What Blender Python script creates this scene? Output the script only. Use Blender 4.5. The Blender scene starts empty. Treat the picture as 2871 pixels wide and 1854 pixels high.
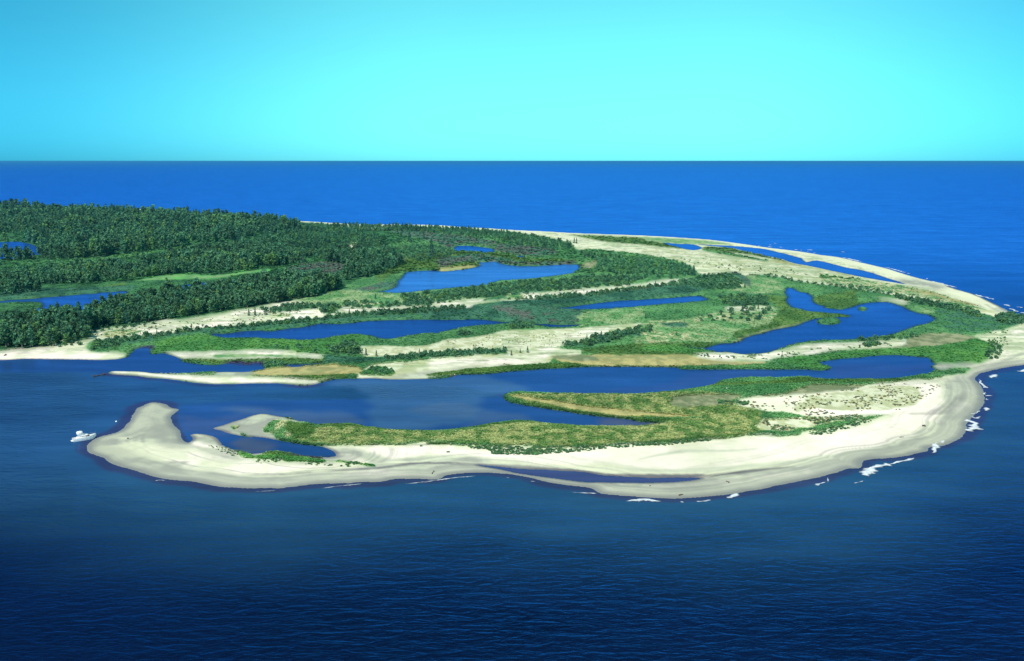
# Aerial view of a sandy point with lagoons, woods and a lake horizon.  Units: metres.
import bpy, bmesh, math, random
import numpy as np
from mathutils import Vector, Matrix, kdtree
random.seed(7); rng = np.random.default_rng(7)
SC = bpy.context.scene; COL = SC.collection
# ------------------------------------------------------------------ survey frame
H = 112.0; F = 2791.0; PITCH = math.radians(9.67); CX, CY = 1435.5, 927.0
def px2w(u, v):
    "photo pixel on flat ground -> world x, y"
    x = (np.asarray(u, float)-CX)/F; yi = (CY-np.asarray(v, float))/F
    dy = math.cos(PITCH)+yi*math.sin(PITCH); dz = -math.sin(PITCH)+yi*math.cos(PITCH)
    t = H/np.maximum(-dz, 1e-4)
    return x*t, dy*t
TL = dict(N=(0,0,1.0), A1=(0,540,3.975), A2=(600,540,3.975), A3=(1200,540,3.975), A4=(1800,600,3.975),
  B1=(0,800,3.975), B2=(600,800,3.975), B3=(1200,800,3.975), B4=(1800,800,3.975), B5=(2271,800,3.975),
  C1=(180,1100,3.975), C2=(700,1080,3.975), C3=(1200,1080,3.975), C4=(1700,1080,3.975), C5=(2271,1050,3.975),
  D1=(2300,680,4.177))
def P(s):
    "'B1 0,835 300,822 ... C2 5,6' -> list of photo-pixel points"
    out = []; t = TL['N']
    for w in s.split():
        if w in TL: t = TL[w]
        else:
            a, b = w.split(','); out.append((t[0]+float(a)/t[2], t[1]+float(b)/t[2]))
    return out
def smooth(pts, closed=True, n=4):
    p = np.array(pts, float); m = len(p); out = []
    for i in range(m if closed else m-1):
        if closed: a, b, c, d = p[i-1], p[i], p[(i+1) % m], p[(i+2) % m]
        else: a, b, c, d = p[max(i-1,0)], p[i], p[i+1], p[min(i+2,m-1)]
        la = np.linalg.norm(b-a); lb = np.linalg.norm(c-b); lc = np.linalg.norm(d-c)
        k = 0.5
        ta = (c-a)*k*min(1, 2*lb/(la+lb+1e-6)); tb = (d-b)*k*min(1, 2*lb/(lb+lc+1e-6))
        for j in range(n):
            s = j/n; s2 = s*s; s3 = s2*s
            out.append((2*s3-3*s2+1)*b+(s3-2*s2+s)*ta+(-2*s3+3*s2)*c+(s3-s2)*tb)
    if not closed: out.append(p[-1])
    return np.array(out)
# ------------------------------------------------------------------ noise
def _h(ix, iy, s):
    n = (ix.astype(np.int64)*374761393+iy.astype(np.int64)*668265263+s*1442695041) & 0x7fffffff
    n = ((n ^ (n >> 13))*1274126177) & 0x7fffffff
    return ((n ^ (n >> 16)) & 0xffff)/65535.0
def vn(x, y, sc, s=0):
    x = np.asarray(x, float)/sc+1000.3; y = np.asarray(y, float)/sc+1000.7
    ix = np.floor(x); iy = np.floor(y); fx = x-ix; fy = y-iy
    fx = fx*fx*(3-2*fx); fy = fy*fy*(3-2*fy)
    a = _h(ix,iy,s); b = _h(ix+1,iy,s); c = _h(ix,iy+1,s); d = _h(ix+1,iy+1,s)
    return (a*(1-fx)+b*fx)*(1-fy)+(c*(1-fx)+d*fx)*fy
def fbm(x, y, sc, s=0, o=3):
    r = 0; w = 0; a = 1.0
    for i in range(o):
        r = r+a*vn(x, y, sc/2**i, s+i*17); w += a; a *= 0.55
    return r/w
def sst(a, b, x):
    t = np.clip((x-a)/(b-a), 0, 1); return t*t*(3-2*t)
def lin(r, g, b, k=0.9):
    f = lambda c: (c/255/12.92 if c/255 <= 0.04045 else ((c/255+0.055)/1.055)**2.4)
    return np.array([f(r), f(g), f(b)])*k
# ------------------------------------------------------------------ traced outlines
SHORE = P("""N -420,1010 B1 0,835 300,822 600,825 860,828 1100,835 1300,825 1420,800 1460,760 1500,720 1570,700 1670,690 1680,765 1820,760
 1920,790 2010,820 2020,850 2200,880 2385,890 B2 100,880 200,865 300,865 340,885 450,868 535,872 545,938 400,962 200,966 0,970
 B1 2100,985 1900,988 1720,980 1580,962 1400,960 1230,962 1205,985 1300,1000 1500,1010 1700,1035 1900,1050 2100,1080 2385,1105
 B2 200,1102 400,1098 700,1095 850,1105 1000,1120 1100,1110 1200,1085 1350,1052 1600,1040 1800,1042 2000,1055 2385,1047
 B3 200,1035 330,1000 600,995 800,975 1000,955 1300,935 1500,925 1800,910 2385,912 B4 380,918 420,935 700,940 1200,935 1500,940 1800,940
 2000,950 2090,935 2120,912 2060,895 1990,872 1980,855 2100,835 2385,808 B5 800,785 1000,782 1200,800 1320,812 1350,850 1390,880 1355,900
 1390,930 1390,950 1300,985 1150,1015 900,1045 600,1045 200,1048 50,1040 B4 1850,1022 1700,1025 1500,1035 1300,1030 1100,1040
 950,1055 850,1080 750,1120 650,1140 500,1165 300,1188 C4 400,98 200,97 0,100 C3 1700,100 1300,90 1000,80 930,85 880,100 850,130
 870,165 950,200 1200,245 1500,290 1700,325 2000,360 2250,385 C4 350,405 560,425 400,455 200,460 0,460 C3 1700,455 1500,440 1350,432
 1150,405 1000,395 850,410 650,440 500,470 300,495 100,510 C2 2100,510 1800,510 1500,490 1300,465 1150,440 950,435 750,445 600,410 450,370
 300,345 120,318 C1 1900,320 1700,385 1660,405 1750,430 1900,470 2100,510 C2 20,575 150,590 350,620 600,665 800,690 900,720 970,785
 900,802 780,805 650,800 500,775 380,742 250,738 150,758 C1 2067,690 1990,665 1900,640 1790,605 1755,560 1700,500 1600,475 1480,462
 1410,480 1440,520 1400,555 1350,550 1300,510 1300,450 1240,390 1200,330 1200,280 1230,240 1290,190 1200,170 1130,130 1000,112 930,125
 830,170 770,240 740,300 690,370 620,430 500,470 380,500 300,545 250,600 260,640 330,690 430,730 520,790 700,850 900,910 1100,960
 1300,985 1500,1010 1700,1050 1900,1065 2100,1075 2300,1068 C2 300,1150 500,1130 700,1110 900,1100 1200,1085 1450,1080 1600,1050 1800,1040
 C3 110,1050 200,1005 400,980 600,975 900,990 1100,1020 1300,1070 1500,1110 1800,1150 N 1685,1384 1806,1395 1890,1399 1986,1393
 2107,1377 2200,1357 C5 0,1165 200,1120 380,1062 450,1046 560,1045 590,975 650,950 780,940 1000,925 1200,885 1310,862 1330,820 1500,790
 1700,700 1745,600 1770,520 1890,400 1930,330 1940,200 1900,120 1850,60 B5 1860,1010 1950,970 2100,935 2385,890 N 2960,1015 3040,985 3030,945
 2960,915 B5 2385,370 2300,340 2200,280 2050,200 1900,130 D1 1780,600 1600,550 1400,475 1200,430 1000,375 800,310 600,262 400,215
 200,170 0,145 A4 1900,440 1700,410 1400,375 1200,345 800,292 400,262 0,240 A3 2000,465 1600,450 1250,430 1000,420 700,400 390,385
 N 1240,632 1150,630 1000,629 950,626 814,618 700,612 600,605 500,593 350,584 240,582 0,578 -420,560""")
POND = dict(
 big=P("""A3 0,870 100,870 150,880 300,870 450,850 560,825 570,785 650,775 760,770 800,790 1000,820 1200,820 1400,808 1650,800 1690,830 1660,885
  1500,915 1250,950 950,975 780,985 700,1020 500,1045 250,1065 0,1090 A2 2100,1120 1900,1115 1830,1110 1950,1085 2030,1050 2050,990 2090,950
  2140,890 2385,870"""),
 top=P("A3 290,650 310,600 450,595 600,610 720,630 740,660 700,670 560,665 420,652"),
 topb=P("A3 930,705 1060,708 1055,724 980,718"),
 reed=P("A2 1000,945 1150,925 1290,935 1285,955 1150,965"),
 west=P("""B1 -300,190 0,178 100,165 400,145 700,120 1000,95 1400,62 1420,90 1330,130 1260,165 1200,300 900,350 600,370 400,330 330,285 480,240 480,205 400,185
  200,190 -300,215"""),
 far=P("N -150,690 0,680 60,679 108,694 112,715 60,724 0,727 -150,730"),
 strip2=P("N 505,802 600,790 640,797 660,806 590,812 520,812"),
 long=P("""B2 0,535 100,545 300,515 450,505 650,510 850,480 1000,465 1130,435 1200,425 1300,430 1500,425 1700,400 2100,385 2385,380 B3 200,385
  500,380 650,385 800,408 1000,417 1200,428 1400,440 1600,440 1700,438 1600,464 1400,470 1250,452 1150,438 1000,432 850,428 700,440 450,460 250,500 100,535 0,540 B2
  2250,550 2100,575 1950,600 1850,595 1750,565 1600,545 1400,560 1250,590 1050,615 850,608 700,600 500,590 250,590 130,590 50,575 -20,560"""),
 mid=P("""B3 1370,250 1550,245 1800,210 2100,175 2385,160 B4 300,140 500,125 650,120 700,140 735,160 650,180 400,200 250,210 0,235 B3 2000,262
  1600,278 1480,270"""),
 east=P("""B4 1610,30 1680,35 1740,70 1830,85 1900,130 1910,180 1970,220 2040,235 2030,250 B5 230,262 370,272 420,255 540,225 600,200 850,188
  950,210 1050,250 1200,310 1320,330 1400,380 1350,410 1200,450 1050,500 850,560 600,595 300,608 0,628 B4 1700,655 1550,700 1450,735
  1300,765 1100,765 950,748 850,750 700,720 450,697 500,686 700,698 850,655 1050,635 1150,590 1230,560 1500,495 1700,455 1850,400 1950,372
  2200,355 2340,350 2200,320 1900,295 1750,265 1660,245 1610,180 1625,130 1600,90"""),
 inner=P("B2 790,888 1000,877 1225,870 1180,888 1000,900 800,912"),
 upa=P("A4 230,322 400,335 560,340 665,378 620,398 550,402 430,378"),
 upb=P("""A4 640,345 950,355 1150,370 1350,390 1500,425 1650,460 1780,500 1830,540 1950,520 D1 300,295 450,320 600,355 720,400 850,440 980,485
  850,465 700,440 500,405 300,365 100,325 A4 1850,575 1700,550 1550,500 1350,460 1200,430 1100,400 950,372"""),
 pool=P("""C3 560,892 750,905 950,930 1200,940 1400,955 1700,970 2000,1010 2385,1030 C4 500,1040 800,1032 1050,1040 800,1078 500,1087 200,1087 0,1085
  C3 1700,1075 1400,1040 1100,1000 850,950 700,920"""))
ISLET = [P("B4 1940,400 2000,372 2100,365 2200,380 2215,405 2180,432 2090,440 1990,435"), P("B5 528,262 560,242 600,240 640,262 620,288 570,288")]
# ------------------------------------------------------------------ mesh helpers
def new_mesh(name, V, Fc, mat, parent=None, smoothf=False):
    me = bpy.data.meshes.new(name)
    V = np.asarray(V, np.float32); Fc = np.asarray(Fc, np.int32); k = Fc.shape[1]
    me.vertices.add(len(V)); me.vertices.foreach_set('co', V.ravel())
    me.loops.add(Fc.size); me.loops.foreach_set('vertex_index', Fc.ravel())
    me.polygons.add(len(Fc)); me.polygons.foreach_set('loop_start', np.arange(0, Fc.size, k, dtype=np.int32))
    me.polygons.foreach_set('loop_total', np.full(len(Fc), k, np.int32))
    if smoothf: me.polygons.foreach_set('use_smooth', np.ones(len(Fc), bool))
    me.update(calc_edges=True)
    if mat: me.materials.append(mat)
    return me
def fattr(me, name, val):
    a = me.attributes.new(name, 'FLOAT', 'POINT'); a.data.foreach_set('value', np.asarray(val, np.float32).ravel())
def cattr(me, name, rgb):
    a = me.attributes.new(name, 'FLOAT_COLOR', 'POINT')
    c = np.ones((len(rgb), 4), np.float32); c[:, :3] = rgb; a.data.foreach_set('color', c.ravel())
def link(name, data, parent=None, **props):
    o = bpy.data.objects.new(name, data); COL.objects.link(o)
    if parent: o.parent = parent
    for k, v in props.items(): o[k] = v
    return o
def bmobj(name, bm, mat, parent=None, sm=False, **props):
    me = bpy.data.meshes.new(name); bm.normal_update(); bm.to_mesh(me); bm.free()
    if sm:
        for p in me.polygons: p.use_smooth = True
    if mat: me.materials.append(mat)
    return link(name, me, parent, **props)
# ------------------------------------------------------------------ materials
def newmat(name):
    m = bpy.data.materials.new(name); m.use_nodes = True; nt = m.node_tree
    return m, nt, nt.nodes['Principled BSDF']
def N(nt, t, **kw):
    n = nt.nodes.new(t)
    for k, v in kw.items(): setattr(n, k, v)
    return n
def simple(name, rgb, rough=0.6, spec=0.3, var=0.12, scale=3.0, metal=0.0):
    m, nt, b = newmat(name); L = nt.links
    tc = N(nt, 'ShaderNodeTexCoord'); no = N(nt, 'ShaderNodeTexNoise'); no.inputs['Scale'].default_value = scale
    L.new(tc.outputs['Object'], no.inputs['Vector'])
    mr = N(nt, 'ShaderNodeMapRange'); mr.inputs['To Min'].default_value = 1-var*2; mr.inputs['To Max'].default_value = 1+var
    L.new(no.outputs['Fac'], mr.inputs['Value'])
    mx = N(nt, 'ShaderNodeMix', data_type='RGBA', blend_type='MULTIPLY'); mx.inputs['Factor'].default_value = 1
    mx.inputs['A'].default_value = (*rgb, 1); L.new(mr.outputs['Result'], mx.inputs['B'])
    L.new(mx.outputs['Result'], b.inputs['Base Color'])
    b.inputs['Roughness'].default_value = rough; b.inputs['Specular IOR Level'].default_value = spec; b.inputs['Metallic'].default_value = metal
    return m
def mat_ground():
    m, nt, b = newmat('ground_cover'); L = nt.links
    at = N(nt, 'ShaderNodeAttribute', attribute_name='col'); ro = N(nt, 'ShaderNodeAttribute', attribute_name='wet')
    ve = N(nt, 'ShaderNodeAttribute', attribute_name='veg')
    g = N(nt, 'ShaderNodeNewGeometry')
    n1 = N(nt, 'ShaderNodeTexNoise'); n1.inputs['Scale'].default_value = 0.9; n1.inputs['Detail'].default_value = 3
    n2 = N(nt, 'ShaderNodeTexNoise'); n2.inputs['Scale'].default_value = 0.22; n2.inputs['Detail'].default_value = 4
    L.new(g.outputs['Position'], n1.inputs['Vector']); L.new(g.outputs['Position'], n2.inputs['Vector'])
    ad = N(nt, 'ShaderNodeMath', operation='ADD'); L.new(n1.outputs['Fac'], ad.inputs[0]); L.new(n2.outputs['Fac'], ad.inputs[1])
    # contrast is larger on vegetation than on bare sand
    amp = N(nt, 'ShaderNodeMapRange'); amp.inputs['To Min'].default_value = 0.10; amp.inputs['To Max'].default_value = 0.75; L.new(ve.outputs['Fac'], amp.inputs['Value'])
    c = N(nt, 'ShaderNodeMath', operation='SUBTRACT'); L.new(ad.outputs[0], c.inputs[0]); c.inputs[1].default_value = 1.0
    mu = N(nt, 'ShaderNodeMath', operation='MULTIPLY_ADD'); L.new(c.outputs[0], mu.inputs[0]); L.new(amp.outputs['Result'], mu.inputs[1]); mu.inputs[2].default_value = 1.0
    mx = N(nt, 'ShaderNodeMix', data_type='RGBA', blend_type='MULTIPLY'); mx.inputs['Factor'].default_value = 1
    L.new(at.outputs['Color'], mx.inputs['A']); L.new(mu.outputs[0], mx.inputs['B']); L.new(mx.outputs['Result'], b.inputs['Base Color'])
    r = N(nt, 'ShaderNodeMapRange'); r.inputs['To Min'].default_value = 0.9; r.inputs['To Max'].default_value = 0.45; L.new(ro.outputs['Fac'], r.inputs['Value'])
    L.new(r.outputs['Result'], b.inputs['Roughness']); b.inputs['Specular IOR Level'].default_value = 0.15
    bp = N(nt, 'ShaderNodeBump'); bp.inputs['Distance'].default_value = 0.5; L.new(n1.outputs['Fac'], bp.inputs['Height'])
    bs = N(nt, 'ShaderNodeMapRange'); bs.inputs['To Min'].default_value = 0.06; bs.inputs['To Max'].default_value = 0.8; L.new(ve.outputs['Fac'], bs.inputs['Value'])
    L.new(bs.outputs['Result'], bp.inputs['Strength']); L.new(bp.outputs['Normal'], b.inputs['Normal'])
    return m
def mat_leaf(name, rgb, rough=0.75):
    m, nt, b = newmat(name); L = nt.links
    at = N(nt, 'ShaderNodeAttribute', attribute_name='var'); oi = N(nt, 'ShaderNodeObjectInfo')
    mx = N(nt, 'ShaderNodeMix', data_type='RGBA', blend_type='MULTIPLY'); mx.inputs['Factor'].default_value = 1
    L.new(at.outputs['Color'], mx.inputs['A']); L.new(oi.outputs['Color'], mx.inputs['B'])
    m2 = N(nt, 'ShaderNodeMix', data_type='RGBA', blend_type='MULTIPLY'); m2.inputs['Factor'].default_value = 1
    L.new(mx.outputs['Result'], m2.inputs['A']); m2.inputs['B'].default_value = (*rgb, 1)
    L.new(m2.outputs['Result'], b.inputs['Base Color']); b.inputs['Roughness'].default_value = rough; b.inputs['Specular IOR Level'].default_value = 0.12
    tr = N(nt, 'ShaderNodeBsdfTranslucent'); L.new(m2.outputs['Result'], tr.inputs['Color'])
    ms = N(nt, 'ShaderNodeMixShader'); ms.inputs[0].default_value = 0.33
    L.new(b.outputs[0], ms.inputs[1]); L.new(tr.outputs[0], ms.inputs[2]); L.new(ms.outputs[0], nt.nodes['Material Output'].inputs['Surface'])
    return m
def mat_water():
    m, nt, b = newmat('lake_water'); L = nt.links
    at = N(nt, 'ShaderNodeAttribute', attribute_name='tint'); ca = N(nt, 'ShaderNodeAttribute', attribute_name='calm')
    g = N(nt, 'ShaderNodeNewGeometry')
    def mapped(rot, sx, sy):
        mp = N(nt, 'ShaderNodeMapping'); mp.inputs['Rotation'].default_value = (0,0,math.radians(rot)); mp.inputs['Scale'].default_value = (sx, sy, 1)
        L.new(g.outputs['Position'], mp.inputs['Vector']); return mp
    def noise(mp, sc, det, dist=0.6):
        n = N(nt, 'ShaderNodeTexNoise'); n.inputs['Scale'].default_value = sc; n.inputs['Detail'].default_value = det
        n.inputs['Distortion'].default_value = dist; L.new(mp.outputs[0], n.inputs['Vector']); return n
    w1 = noise(mapped(-20, 0.36, 1.0), 0.36, 5, 0.9); w2 = noise(mapped(-40, 0.45, 1.0), 0.8, 3, 0.5); w3 = noise(mapped(-14, 0.25, 1), 0.035, 5, 0.8)
    h = N(nt, 'ShaderNodeMath', operation='MULTIPLY_ADD'); L.new(w1.outputs['Fac'], h.inputs[0]); h.inputs[1].default_value = 0.8
    h2 = N(nt, 'ShaderNodeMath', operation='MULTIPLY'); L.new(w2.outputs['Fac'], h2.inputs[0]); h2.inputs[1].default_value = 0.28; L.new(h2.outputs[0], h.inputs[2])
    bp = N(nt, 'ShaderNodeBump'); bp.inputs['Distance'].default_value = 1.0; L.new(h.outputs[0], bp.inputs['Height'])
    bs = N(nt, 'ShaderNodeMapRange'); bs.inputs['To Min'].default_value = 1.0; bs.inputs['To Max'].default_value = 0.10; L.new(ca.outputs['Fac'], bs.inputs['Value'])
    L.new(bs.outputs['Result'], bp.inputs['Strength']); L.new(bp.outputs['Normal'], b.inputs['Normal'])
    v = N(nt, 'ShaderNodeMapRange'); v.inputs['From Min'].default_value = 0.3; v.inputs['From Max'].default_value = 0.7
    v.inputs['To Min'].default_value = 0.80; v.inputs['To Max'].default_value = 1.20; L.new(w3.outputs['Fac'], v.inputs['Value'])  # light and dark of the waves, streaked into the base colour
    mx = N(nt, 'ShaderNodeMix', data_type='RGBA', blend_type='MULTIPLY'); mx.inputs['Factor'].default_value = 1
    L.new(at.outputs['Color'], mx.inputs['A']); L.new(v.outputs['Result'], mx.inputs['B']); L.new(mx.outputs['Result'], b.inputs['Base Color'])
    b.inputs['Roughness'].default_value = 0.6; b.inputs['Specular IOR Level'].default_value = 0.0
    gl = N(nt, 'ShaderNodeBsdfGlossy'); gl.inputs['Roughness'].default_value = 0.16; gl.inputs['Color'].default_value = (0.05, 0.22, 0.72, 1); L.new(bp.outputs['Normal'], gl.inputs['Normal'])
    fr = N(nt, 'ShaderNodeFresnel'); fr.inputs['IOR'].default_value = 1.26; L.new(bp.outputs['Normal'], fr.inputs['Normal'])
    ms = N(nt, 'ShaderNodeMixShader'); L.new(fr.outputs[0], ms.inputs[0]); L.new(b.outputs[0], ms.inputs[1]); L.new(gl.outputs[0], ms.inputs[2]); L.new(ms.outputs[0], nt.nodes['Material Output'].inputs['Surface'])
    return m
HAZE = 0.00003
M_G = mat_ground(); M_W = mat_water()
M_LEAF = mat_leaf('broadleaf_foliage', (1,1,1)); M_CON = mat_leaf('conifer_foliage', (1,1,1)); M_SHR = mat_leaf('shrub_foliage', (1,1,1)); M_TUF = mat_leaf('marsh_grass_blades', (1,1,1))
M_BARK = simple('bark', (0.22,0.19,0.16), 0.9, 0.1, 0.25, 2.0)
M_WOOD = simple('weathered_driftwood', (0.10,0.075,0.06), 0.9, 0.1, 0.3, 4.0)
M_GEL = simple('white_gelcoat', (0.82,0.82,0.80), 0.25, 0.5, 0.03, 1.0)
M_DECK = simple('pale_deck', (0.62,0.66,0.64), 0.6, 0.3, 0.05, 2.0)
M_GLASS = simple('tinted_window', (0.02,0.03,0.04), 0.1, 0.6, 0.05, 1.0)
M_STEEL = simple('rail_steel', (0.6,0.62,0.64), 0.3, 0.5, 0.03, 1.0, 1.0)
M_ANTI = simple('dark_red_bottom_paint', (0.10,0.02,0.02), 0.7, 0.2, 0.1, 2.0)
M_FOAM = simple('white_foam', (0.78,0.84,0.88), 0.85, 0.1, 0.25, 0.8)
def lacy(m):
    nt = m.node_tree; L = nt.links; b = nt.nodes['Principled BSDF']; at = N(nt, 'ShaderNodeAttribute', attribute_name='body'); g = N(nt, 'ShaderNodeNewGeometry')
    n = N(nt, 'ShaderNodeTexNoise'); n.inputs['Scale'].default_value = 0.7; n.inputs['Detail'].default_value = 5; L.new(g.outputs['Position'], n.inputs['Vector'])
    a = N(nt, 'ShaderNodeMath', operation='ADD'); L.new(at.outputs['Fac'], a.inputs[0]); L.new(n.outputs['Fac'], a.inputs[1])
    r = N(nt, 'ShaderNodeMapRange'); r.inputs['From Min'].default_value = 0.85; r.inputs['From Max'].default_value = 1.5; L.new(a.outputs[0], r.inputs['Value']); L.new(r.outputs['Result'], b.inputs['Alpha'])
lacy(M_FOAM)
# ------------------------------------------------------------------ polar survey grid (fine where the point lies)
AZ0, AZ1, NC = math.radians(-36), math.radians(34), 1300
V0, V1, NR = 88.0, 1090.0, 560          # vp = H*F/r
def g_of(x, y):
    az = np.arctan2(x, y); r = np.hypot(x, y); vp = H*F/r
    return (az-AZ0)/(AZ1-AZ0)*(NC-1), (vp-V0)/(V1-V0)*(NR-1)
azs = np.linspace(AZ0, AZ1, NC); vps = np.linspace(V0, V1, NR); rs = H*F/vps
GX = rs[:, None]*np.sin(azs)[None, :]; GY = rs[:, None]*np.cos(azs)[None, :]
def ragged(pts, amp=1.0, closed=True, seed=0, n=4):
    "smoothed world outline with natural irregularity of amp metres"
    s = smooth(pts, closed, n); x, y = px2w(s[:, 0], s[:, 1])
    out = []
    m = len(x)
    for i in range(m if closed else m-1):
        j = (i+1) % m; d = math.hypot(x[j]-x[i], y[j]-y[i]); k = max(1, min(12, int(d/1.5)))
        for q in range(k): out.append((x[i]+(x[j]-x[i])*q/k, y[i]+(y[j]-y[i])*q/k))
    o = np.array(out); r = np.hypot(o[:,0], o[:,1]); 
    if amp > 0:
        w = amp*np.clip(500/r, 0.3, 1.2)*np.clip(r/450, 0.6, 4)
        o2 = o.copy()
        o2[:,0] += (fbm(o[:,0], o[:,1], 7, seed, 3)-0.5)*2.2*w*1.5; o2[:,1] += (fbm(o[:,0], o[:,1], 7, seed+50, 3)-0.5)*2.2*w*2
        o = o2
    return o
def fill(poly, nr=NR, nc=NC, gof=g_of):
    "even-odd fill of a world outline on the survey grid"
    gc, gr = gof(poly[:,0], poly[:,1]); M = np.zeros((nr, nc), bool); n = len(gc)
    c2 = np.roll(gc, -1); r2 = np.roll(gr, -1); rows = {}
    for i in range(n):
        a, b = gr[i], r2[i]
        if a == b: continue
        lo, hi = (a, b) if a < b else (b, a)
        for k in range(max(0, math.ceil(lo)), min(nr-1, math.ceil(hi)-1)+1):
            rows.setdefault(k, []).append(gc[i]+(c2[i]-gc[i])*(k-a)/(b-a))
    for k, xs in rows.items():
        xs.sort()
        for a, b in zip(xs[::2], xs[1::2]):
            a = max(0, math.ceil(a)); b = min(nc-1, math.floor(b))
            if b >= a: M[k, a:b+1] ^= True
    return M
def blur(M, kr, kc):
    A = M.astype(np.float32)
    for ax, k in ((0, kr), (1, kc)):
        if k < 1: continue
        pad = [(0,0),(0,0)]; pad[ax] = (k+1, k); B = np.cumsum(np.pad(A, pad, mode='edge'), axis=ax, dtype=np.float64)
        n = A.shape[ax]; sl = [slice(None)]*2; s2 = [slice(None)]*2
        sl[ax] = slice(2*k+1, 2*k+1+n); s2[ax] = slice(0, n); A = ((B[tuple(sl)]-B[tuple(s2)])/(2*k+1)).astype(np.float32)
    return A
shore_w = ragged(SHORE, 0.45, seed=1)
pond_w = {k: ragged(p, 0.35 if k == 'pool' else 0.7, seed=5) for k, p in POND.items()}
isl_w = [ragged(p, 0.5, seed=9) for p in ISLET]
LAND = fill(shore_w)
ON = LAND.copy()
for p in pond_w.values(): ON &= ~fill(p)
for p in isl_w: ON |= fill(p)
def dist_to(polys, X, Y, near=None):
    pts = []
    for p in polys:
        q = np.roll(p, -1, 0); d = np.hypot(*(q-p).T)
        for i in range(len(p)):
            k = max(1, int(d[i]/1.0)) if d[i] < 60 else 1
            for s in range(k): pts.append(p[i]+(q[i]-p[i])*s/k)
    kd = kdtree.KDTree(len(pts))
    for i, p in enumerate(pts): kd.insert((p[0], p[1], 0), i)
    kd.balance(); f = kd.find
    return np.fromiter((f((a, b, 0))[2] for a, b in zip(X.ravel().tolist(), Y.ravel().tolist())), np.float32, X.size).reshape(X.shape)
# distance to outer shoreline / to any water edge
D_ALL = dist_to([shore_w]+list(pond_w.values())+isl_w, GX, GY)
SD = np.where(ON, D_ALL, -D_ALL)
# ------------------------------------------------------------------ ground cover zones (painted in order)
C = dict(bright=lin(252,238,222,0.97), sand=lin(226,226,192), dune=lin(192,196,150), damp=lin(200,204,178), grey=lin(164,166,152), wet=lin(96,92,104), dark=lin(66,58,84),
  green=lin(98,152,92), green2=lin(74,128,78), olive=lin(98,134,68), olive2=lin(72,112,54), straw=lin(162,172,112), straw2=lin(98,134,72), orange=lin(190,178,118), orange2=lin(156,152,98),
  brown=lin(158,160,122), brown2=lin(118,130,92), reed=lin(70,120,92), reed2=lin(46,92,70), purple=lin(100,110,98), floor=lin(70,124,74), floor2=lin(46,92,58), vivid=lin(94,152,76), vivid2=lin(72,130,66),
  pale=lin(150,176,124), lime=lin(104,178,92))
# type: colour a, colour b, patch size m, height m, height noise, veg factor, softness
T = dict(
 bright=('bright','sand',60,0.25,0,0.0), sand=('sand','bright',14,0.15,0.1,0.08), dune=('dune','sand',9,0.15,0.15,0.25), damp=('damp','grey',10,0,0,0.02), grey=('grey','damp',12,0,0,0.0),
 wet=('wet','grey',12,0,0,0), dark=('dark','wet',10,0,0,0), green=('green','green2',16,0.4,0.35,0.7), olive=('olive','olive2',14,0.3,0.2,0.65), straw=('straw','straw2',3.2,0.35,0.35,0.7),
 orange=('orange','orange2',4,0.15,0.12,0.34), brown=('brown','brown2',4,0.15,0.15,0.45), reed=('reed','reed2',12,1.3,0.4,0.6), purple=('purple','reed',10,1.0,0.5,0.6),
 floor=('floor','floor2',12,0.3,0.4,0.8), vivid=('vivid','vivid2',14,0.4,0.25,0.6), pale=('pale','green',5,0.2,0.3,0.5), lime=('lime','green',6,0.3,0.2,0.3), thicket=('green2','reed',6,0.9,0.5,0.75),
 meadow=('green','pale',10,0.35,0.3,0.62), mixed=('dune','green',3.5,0.3,0.4,0.6), speck=('sand','dune',3.0,0.15,0.1,0.4))
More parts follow.
